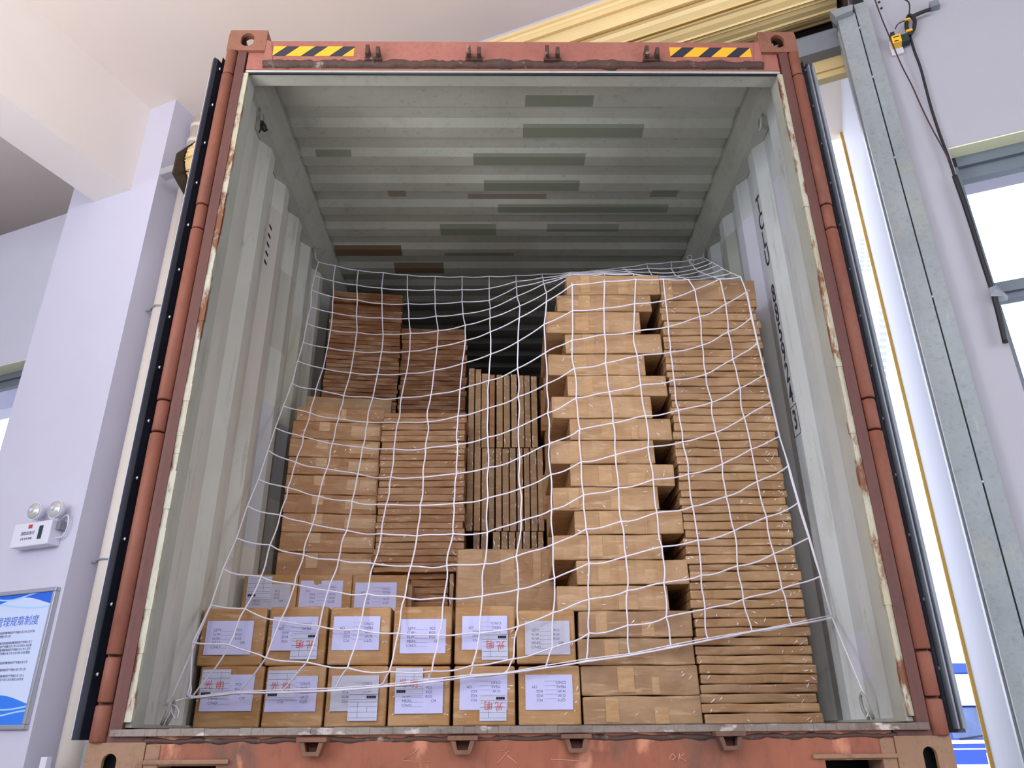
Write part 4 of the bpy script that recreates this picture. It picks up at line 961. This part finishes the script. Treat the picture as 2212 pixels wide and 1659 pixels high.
# cables and adapter on the right wall
def wc(pts, e=0.0): 
    out = []
    for x, y in pts: s_, z_ = wpx(x, y, e); out.append(W(s_, e, z_))
    return out
def smooth(pts, k=4):
    out = []
    n_ = len(pts)
    for i in range(n_-1):
        p0, p1, p2, p3 = pts[max(i-1, 0)], pts[i], pts[i+1], pts[min(i+2, n_-1)]
        for j in range(k):
            t = j/k; out.append(0.5*((2*p1)+(p2-p0)*t+(2*p0-5*p1+4*p2-p3)*t*t+(3*p1-p0-3*p2+p3)*t**3))
    out.append(pts[-1]); return out
m = MB(); m.tube(smooth(wc([(1966, 78), (1975, 110), (1988, 145), (2000, 190), (2012, 235), (2030, 290), (2047, 335), (2062, 380)], 0.02)), 0.0055, 8)
m.tube(smooth(wc([(2062, 380), (2080, 430), (2100, 490), (2122, 560), (2144, 628), (2158, 680), (2172, 740)], 0.015)), 0.010, 8)
cb = m.build('power_cable', M['black']); tag(cb, 'thick black cable hanging down the wall to the window corner', 'cable')
m = MB(); m.tube(smooth(wc([(1972, 36), (1963, 34), (1958, 50), (1960, 66), (1966, 74), (1974, 62), (1976, 44), (1972, 36), (1990, 27), (2010, 20)], 0.01)), 0.0085, 8); m.build('cable_loop', M['black'], cb)
m = MB(); s_, z_ = wpx(2018, 14, 0.03); m.wbox(s_-0.018, s_+0.018, 0.01, 0.04, z_-0.016, z_+0.016); g = m.build('cable_plug', M['steel_grey'], cb)
m = MB(); s_, z_ = wpx(1964, 66, 0.0); m.wbox(s_-0.013, s_+0.013, -0.004, 0.022, z_-0.005, z_+0.005); s_, z_ = wpx(1960, 42, 0.0); m.wbox(s_-0.011, s_+0.011, -0.004, 0.022, z_-0.004, z_+0.004); m.build('cable_tie', M['yellow'], cb)
m = MB(); m.hexa(wc([(2136, 622), (2148, 617), (2150, 622), (2140, 640)], -0.0)+wc([(2150, 652), (2176, 650), (2178, 640), (2152, 615)], 0.02)); m.build('tape_flap', M['steel_grey'], cb)
m = MB(); m.tube(smooth(wc([(1888, -6), (1905, 40), (1925, 88), (1947, 140), (1970, 185), (1990, 230), (2012, 275), (2034, 315), (2053, 350)], 0.0)), 0.0028, 6)
tag(m.build('thin_cable', plain('dark_red_cable', (70, 34, 34), 0.5)), 'thin dark red wire crossing diagonally in front of the yellow adapter', 'cable')
m = MB(); m.tube(smooth(wc([(1948, -4), (1962, 4), (1965, 18), (1963, 34)], 0.0)), 0.003, 6); m.tube(smooth(wc([(1934, 62), (1940, 52), (1955, 44), (1964, 38)], 0.0)), 0.0025, 6)
tag(m.build('looped_cable', M['black']), 'short looped black lead above the yellow adapter', 'cable')
s_, z_ = wpx(1937, 86, 0.0); ad = MB(); ad.wbox(s_-0.020, s_+0.018, -0.01, 0.036, z_-0.022, z_+0.022)
ad = ad.build('power_adapter', M['yellow'], bevel=0.004); tag(ad, 'yellow square power adapter on the right wall', 'adapter')
m = MB(); m.wbox(s_-0.012, s_+0.010, -0.0115, -0.008, z_+0.006, z_+0.011); m.wbox(s_-0.012, s_+0.004, -0.0115, -0.008, z_-0.018, z_-0.012); m.build('socket_slot', M['black'], ad)
m = MB(); m.wbox(s_-0.018, s_-0.002, -0.005, 0.02, z_+0.022, z_+0.048); m.build('plug', M['black'], ad)
m = MB(); m.ball(W(s_+0.006, 0.0, z_+0.027), 0.005, 8, 5)
t = NT('indicator_glow'); t.b.inputs['Emission Color'].default_value = lin((255, 110, 70)); t.b.inputs['Emission Strength'].default_value = 1.2
m.build('indicator_lamp', t.set(lin((255, 120, 90)), 0.4), ad)
m = MB(); m.wbox(s_+0.018, s_+0.05, 0.0, 0.03, z_-0.022, z_+0.022); m.build('dark_plug', plain('dark_green_plastic', (32, 48, 46), 0.5), ad)
m = MB(); m.wbox(s_-0.028, s_+0.022, 0.028, 0.04, z_-0.055, z_+0.03); tag(m.build('socket_box', M['wall'], bevel=0.003), 'pale wall socket plate behind the yellow adapter', 'socket')
m = MB()
for x, y in ((1899, 5), (1904, 18)):
    q = wpx(x, y, 0.038); m.ball(W(q[0], 0.038, q[1]), 0.006, 8, 4)
tag(m.build('wall_bolts', M['black']), 'pair of dark drilled bolt heads high on the right wall', 'bolt')
# emergency light
e0 = -0.002
sL, zT = wpx(60, 1130, 0.0); sR, zB = wpx(135, 1176, 0.0); sL = wpx(54, 1160, 0)[0]; sR = wpx(132, 1160, 0)[0]; zT = wpx(95, 1128, -0.05)[1]; zB = wpx(95, 1178, -0.05)[1]
el = MB(); el.wbox(sL, sR, -0.075, -0.001, zB, zT); el = el.build('emergency_light', M['white_pl'], bevel=0.005)
tag(el, 'white twin-head emergency light box on the left column', 'emergency light')
for x, y in ((82, 1106), (127, 1102)):
    s_, z_ = wpx(x, y, -0.05); rr = 0.052
    m = MB(); m.tube([W(s_, -0.02, z_), W(s_, -0.05, z_), W(s_, -0.075, z_)], [0.02, 0.045, rr], 20); h_ = m.build('lamp_head', M['white_pl'], el)
    m = MB(); m.tube([W(s_, -0.075, z_), W(s_, -0.080, z_), W(s_, -0.088, z_)], [rr-0.004, rr-0.008, 0.018], 20); m.build('reflector', M['bulb'], h_)
    m = MB(); m.ball(W(s_, -0.09, z_), 0.012, 8, 5); m.build('bulb', M['white_pl'], h_)
    m = MB(); m.tube([W(s_, -0.03, z_-0.04), W(s_, -0.03, zT-0.003)], 0.008, 8); m.build('lamp_neck', M['white_pl'], h_)
m = MB(); m.wbox(lerp(sL, sR, 0.70), lerp(sL, sR, 0.80), -0.077, -0.073, lerp(zB, zT, 0.25), lerp(zB, zT, 0.8)); m.build('indicator_panel', M['green'], el)
m = MB(); m.wbox(lerp(sL, sR, 0.40), lerp(sL, sR, 0.50), -0.077, -0.073, lerp(zB, zT, 0.74), lerp(zB, zT, 0.90)); m.build('logo', M['red_logo'], el)
m = MB(); m.wbox(sR-0.01, sR+0.03, -0.045, -0.002, lerp(zB, zT, 0.62), zT-0.002); m.build('terminal_block', M['steel_grey'], el)
text('print', [('消防应急灯', 0.022, 0.005, 0.005), ('主电 充电 故障', 0.014, 0, -0.025)], M['ink'], el, W(lerp(sL, sR, 0.40), -0.0765, (zT+zB)/2), WU, (0, 0, 1))
m = MB(); m.tube(smooth([W(sR-0.01, -0.03, zT), W(sR+0.05, -0.03, zT+0.03), W(sR+0.07, -0.03, zT-0.03), W(sR+0.04, -0.02, zB+0.05), W(sR-0.005, -0.03, zB+0.04)]), 0.004, 8); m.build('lead', M['white_pl'], el)
# notice board
nb1 = wpx(117, 1276, -0.02)[0]; nz1 = wpx(115, 1277, -0.02)[1]; nz0 = wpx(60, 1565, -0.02)[1]; nb0 = nb1-0.76
t0 = W(nb0, -0.012, nz0)
me = MB(); me.wbox(nb0, nb1, -0.012, -0.002, nz0, nz1)
nbo = empty('notice_board', W(nb0, -0.01, nz0), 'framed blue and white rules notice on the left column', 'notice board')
m = MB(); Hh = nz1-nz0; Wd = nb1-nb0
m.box(0, Wd, -0.008, 0.0, 0, Hh)
me_ = bpy.data.meshes.new('printed_sheet'); me_.from_pydata(m.v, [], m.f); me_.materials.append(M['poster'])
ps = bpy.data.objects.new('printed_sheet', me_); COL.objects.link(ps); ps.parent = nbo; ps.rotation_euler.z = -A23
m = MB(); tt = 0.022
m.wbox(nb0-tt, nb1+tt, -0.028, -0.0005, nz1, nz1+tt); m.wbox(nb0-tt, nb1+tt, -0.028, -0.0005, nz0-tt, nz0); m.wbox(nb0-tt, nb0, -0.028, -0.0005, nz0, nz1); m.wbox(nb1, nb1+tt, -0.028, -0.0005, nz0, nz1)
m.build('board_frame', M['silver'], nbo, bevel=0.004)
M['title'] = plain('blue_title_ink', (60, 110, 220), 0.5)
text('title', [('仓库管理规章制度', 0.054, 0, 0)], M['title'], nbo, W(nb1-0.065-0.054*4, -0.0185, nz1-0.145), WU, (0, 0, 1))
it = []; rr = random.Random(5); y = nz1-0.20; body = '一二三四五凡入库物资必须办理登记手续保管员应当认真核对数量质量规格做到账物相符严禁烟火非工作人员不得入内定期盘点检查及时上报领导处理安全第一'
while y > nz0+0.12:
    nch = rr.choice([42, 42, 36, 20, 42, 30]); st = rr.randrange(0, 20); s_ = (body*2)[st:st+nch]
    it.append((s_, 0.0145, -(42-nch)*0.0145/2, y-nz1)); y -= 0.0175 if rr.random() < 0.75 else 0.03
text('rules_text', it, M['ink'], nbo, W((nb0+nb1)/2, -0.0185, nz1), WU, (0, 0, 1))
m = MB(); s_, z_ = wpx(100, 1645, -0.02); m.wbox(s_-0.03, s_+0.012, -0.03, -0.001, z_-0.12, z_+0.02); tag(m.build('switch_box', M['white_pl'], bevel=0.003), 'small white switch box at the foot of the left column', 'switch')

# ================================================================== OUTSIDE
m = MB(); m.wbox(1.40, 1.46, 0.42, 1.25, GZ, 3.6); struct(m, 'trim_2', M['outside_panel'])
zc = wpx(1800, 303, 1.3)[1]
m = MB(); m.wbox(-3.5, 1.46, 0.62, 1.30, zc, zc+0.06); struct(m, 'trim_3', M['soffit'])
m = MB(); m.wbox(1.385, 1.405, 1.245, 1.262, GZ, zc); struct(m, 'trim_4', M['trim'])
m = MB(); m.box(-60, 60, 4, 120, GZ-0.25, GZ-0.02); struct(m, 'ground', M['concrete'])
# truck
TY = 20.0
tc = atY(2143, 1586, TY); TX = tc.x
tk = empty('parked_truck', (TX, TY, GZ), 'blue and white lorry cab parked outside, seen past the right door', 'truck')
def tz(y): return atY(2143, y, TY).z
def bx(nm, mat, x0, x1, y0, y1, z0, z1, bev=0.04, par=None):
    m = MB(); m.box(TX+x0, TX+x1, TY+y0, TY+y1, z0, z1); return m.build(nm, mat, par or tk, bevel=bev)
cab = bx('cab', M['blue'], -1.22, 1.22, 0.0, 2.0, GZ+0.55, tz(1524), 0.08)
cabf = bx('roof_fairing', M['truck_white'], -1.12, 1.12, 0.25, 1.9, tz(1526), tz(1453), 0.08)
bx('fairing_band', M['blue'], -1.1, 1.1, 0.22, 1.6, tz(1453), tz(1430), 0.03, cabf)
bx('visor', M['truck_white'], -1.15, 1.15, -0.12, 0.3, tz(1524), tz(1512), 0.03, cabf)
wsd = bx('windscreen', plain('pale_windscreen', (84, 108, 160), 0.08, var=0.25, sc=1.5), -1.08, 1.08, -0.02, 0.1, tz(1596), tz(1527), 0.03)
m = MB(); m.tube([(TX-0.9, TY-0.04, tz(1596)), (TX-0.2, TY-0.04, tz(1588))], 0.02, 6); m.tube([(TX+0.1, TY-0.04, tz(1596)), (TX+0.8, TY-0.04, tz(1588))], 0.02, 6); m.build('wiper', M['black'], wsd)
bx('front_trim', M['truck_white'], -1.2, 1.2, -0.03, 0.1, tz(1606), tz(1598), 0.01)
bx('front_trim', M['truck_white'], -1.2, 1.2, -0.03, 0.1, tz(1619), tz(1616), 0.01)
text('maker_letters', [('JAC', 0.42, 0.02, 0)], M['truck_white'], tk, (TX, TY-0.012, tz(1641)), (1, 0, 0), (0, 0, 1))
bx('bumper', M['truck_white'], -1.22, 1.22, -0.1, 0.4, GZ+0.3, GZ+0.75, 0.05)
for sx in (-1.0, 1.0):
    for yy in (0.9, 5.0):
        m = MB(); m.tube([(TX+sx-0.14, TY+yy, GZ+0.5), (TX+sx+0.14, TY+yy, GZ+0.5)], 0.5, 24); m.build('wheel', M['tyre'], tk)
bx('cargo_box', M['truck_white'], -1.2, 1.2, 2.2, 8.0, GZ+1.0, tz(1470), 0.03)
for sx in (-1, 1):
    m = MB(); m.box(TX+sx*1.42-0.1, TX+sx*1.42+0.1, TY-0.1, TY, tz(1590), tz(1545)); mm = m.build('wing_mirror', M['white_pl'], tk, bevel=0.02)
    m = MB(); m.tube([(TX+sx*1.36, TY-0.03, tz(1560)), (TX+sx*1.15, TY+0.1, tz(1555))], 0.02, 6); m.build('mirror_arm', M['black'], mm)
# distant block
BY = 60.0
def block(xa, xb, ytop, nm, lab, win):
    p0 = atY(xa, 1586, BY); p1 = atY(xb, 1586, BY); z1 = atY((xa+xb)/2, ytop, BY).z
    e_ = empty(nm, ((p0.x+p1.x)/2, BY, GZ), lab, 'building'); m = MB(); m.box(p0.x, p1.x, BY, BY+12, GZ, z1); m.build('facade_wall', M['facade'], e_)
    for (x0, x1, y0, y1, nx, ny) in win:
        for i in range(ny):
            for j in range(nx):
                u0 = lerp(x0, x1, j/nx); u1 = lerp(x0, x1, (j+0.55)/nx); v0 = lerp(y0, y1, i/ny); v1 = lerp(y0, y1, (i+0.5)/ny)
                A = atY(u0, v1, BY); B_ = atY(u1, v0, BY); m = MB(); m.box(A.x, B_.x, BY-0.06, BY+0.05, A.z, B_.z); m.build('window', M['facade_win'], e_)
    m = MB(); m.box(p0.x-0.3, p1.x+0.3, BY-0.5, BY+12, z1, z1+0.5); m.build('parapet', M['facade_win'], e_)
block(1780, 2010, 505, 'apartment_block', 'pale overexposed apartment block with window rows beyond the doorway', [(1858, 1888, 515, 590, 2, 8), (1900, 1925, 600, 950, 1, 24)])
# chassis under the container
ch = empty('trailer_chassis', (0, 3, GZ), 'trailer chassis carrying the container, below the view', 'trailer')
m = MB(); m.box(-0.55, -0.42, 0.1, 12, -0.35, 0.0); m.box(0.42, 0.55, 0.1, 12, -0.35, 0.0); m.box(-1.15, 1.15, 0.02, 0.25, -0.2, 0.0); m.build('chassis_frame', M['black'], ch)
for yy in (1.4, 2.7):
    m = MB(); m.tube([(-0.9, yy, GZ+0.52), (0.9, yy, GZ+0.52)], 0.07, 12); m.box(-0.55, -0.42, yy-0.1, yy+0.1, GZ+0.52, -0.34); m.box(0.42, 0.55, yy-0.1, yy+0.1, GZ+0.52, -0.34); m.build('axle', M['plate'], ch)
    for sx in (-1, 1):
        m = MB(); m.tube([(sx*0.8, yy, GZ+0.5), (sx*1.2, yy, GZ+0.5)], 0.5, 28); m.build('wheel', M['tyre'], ch)
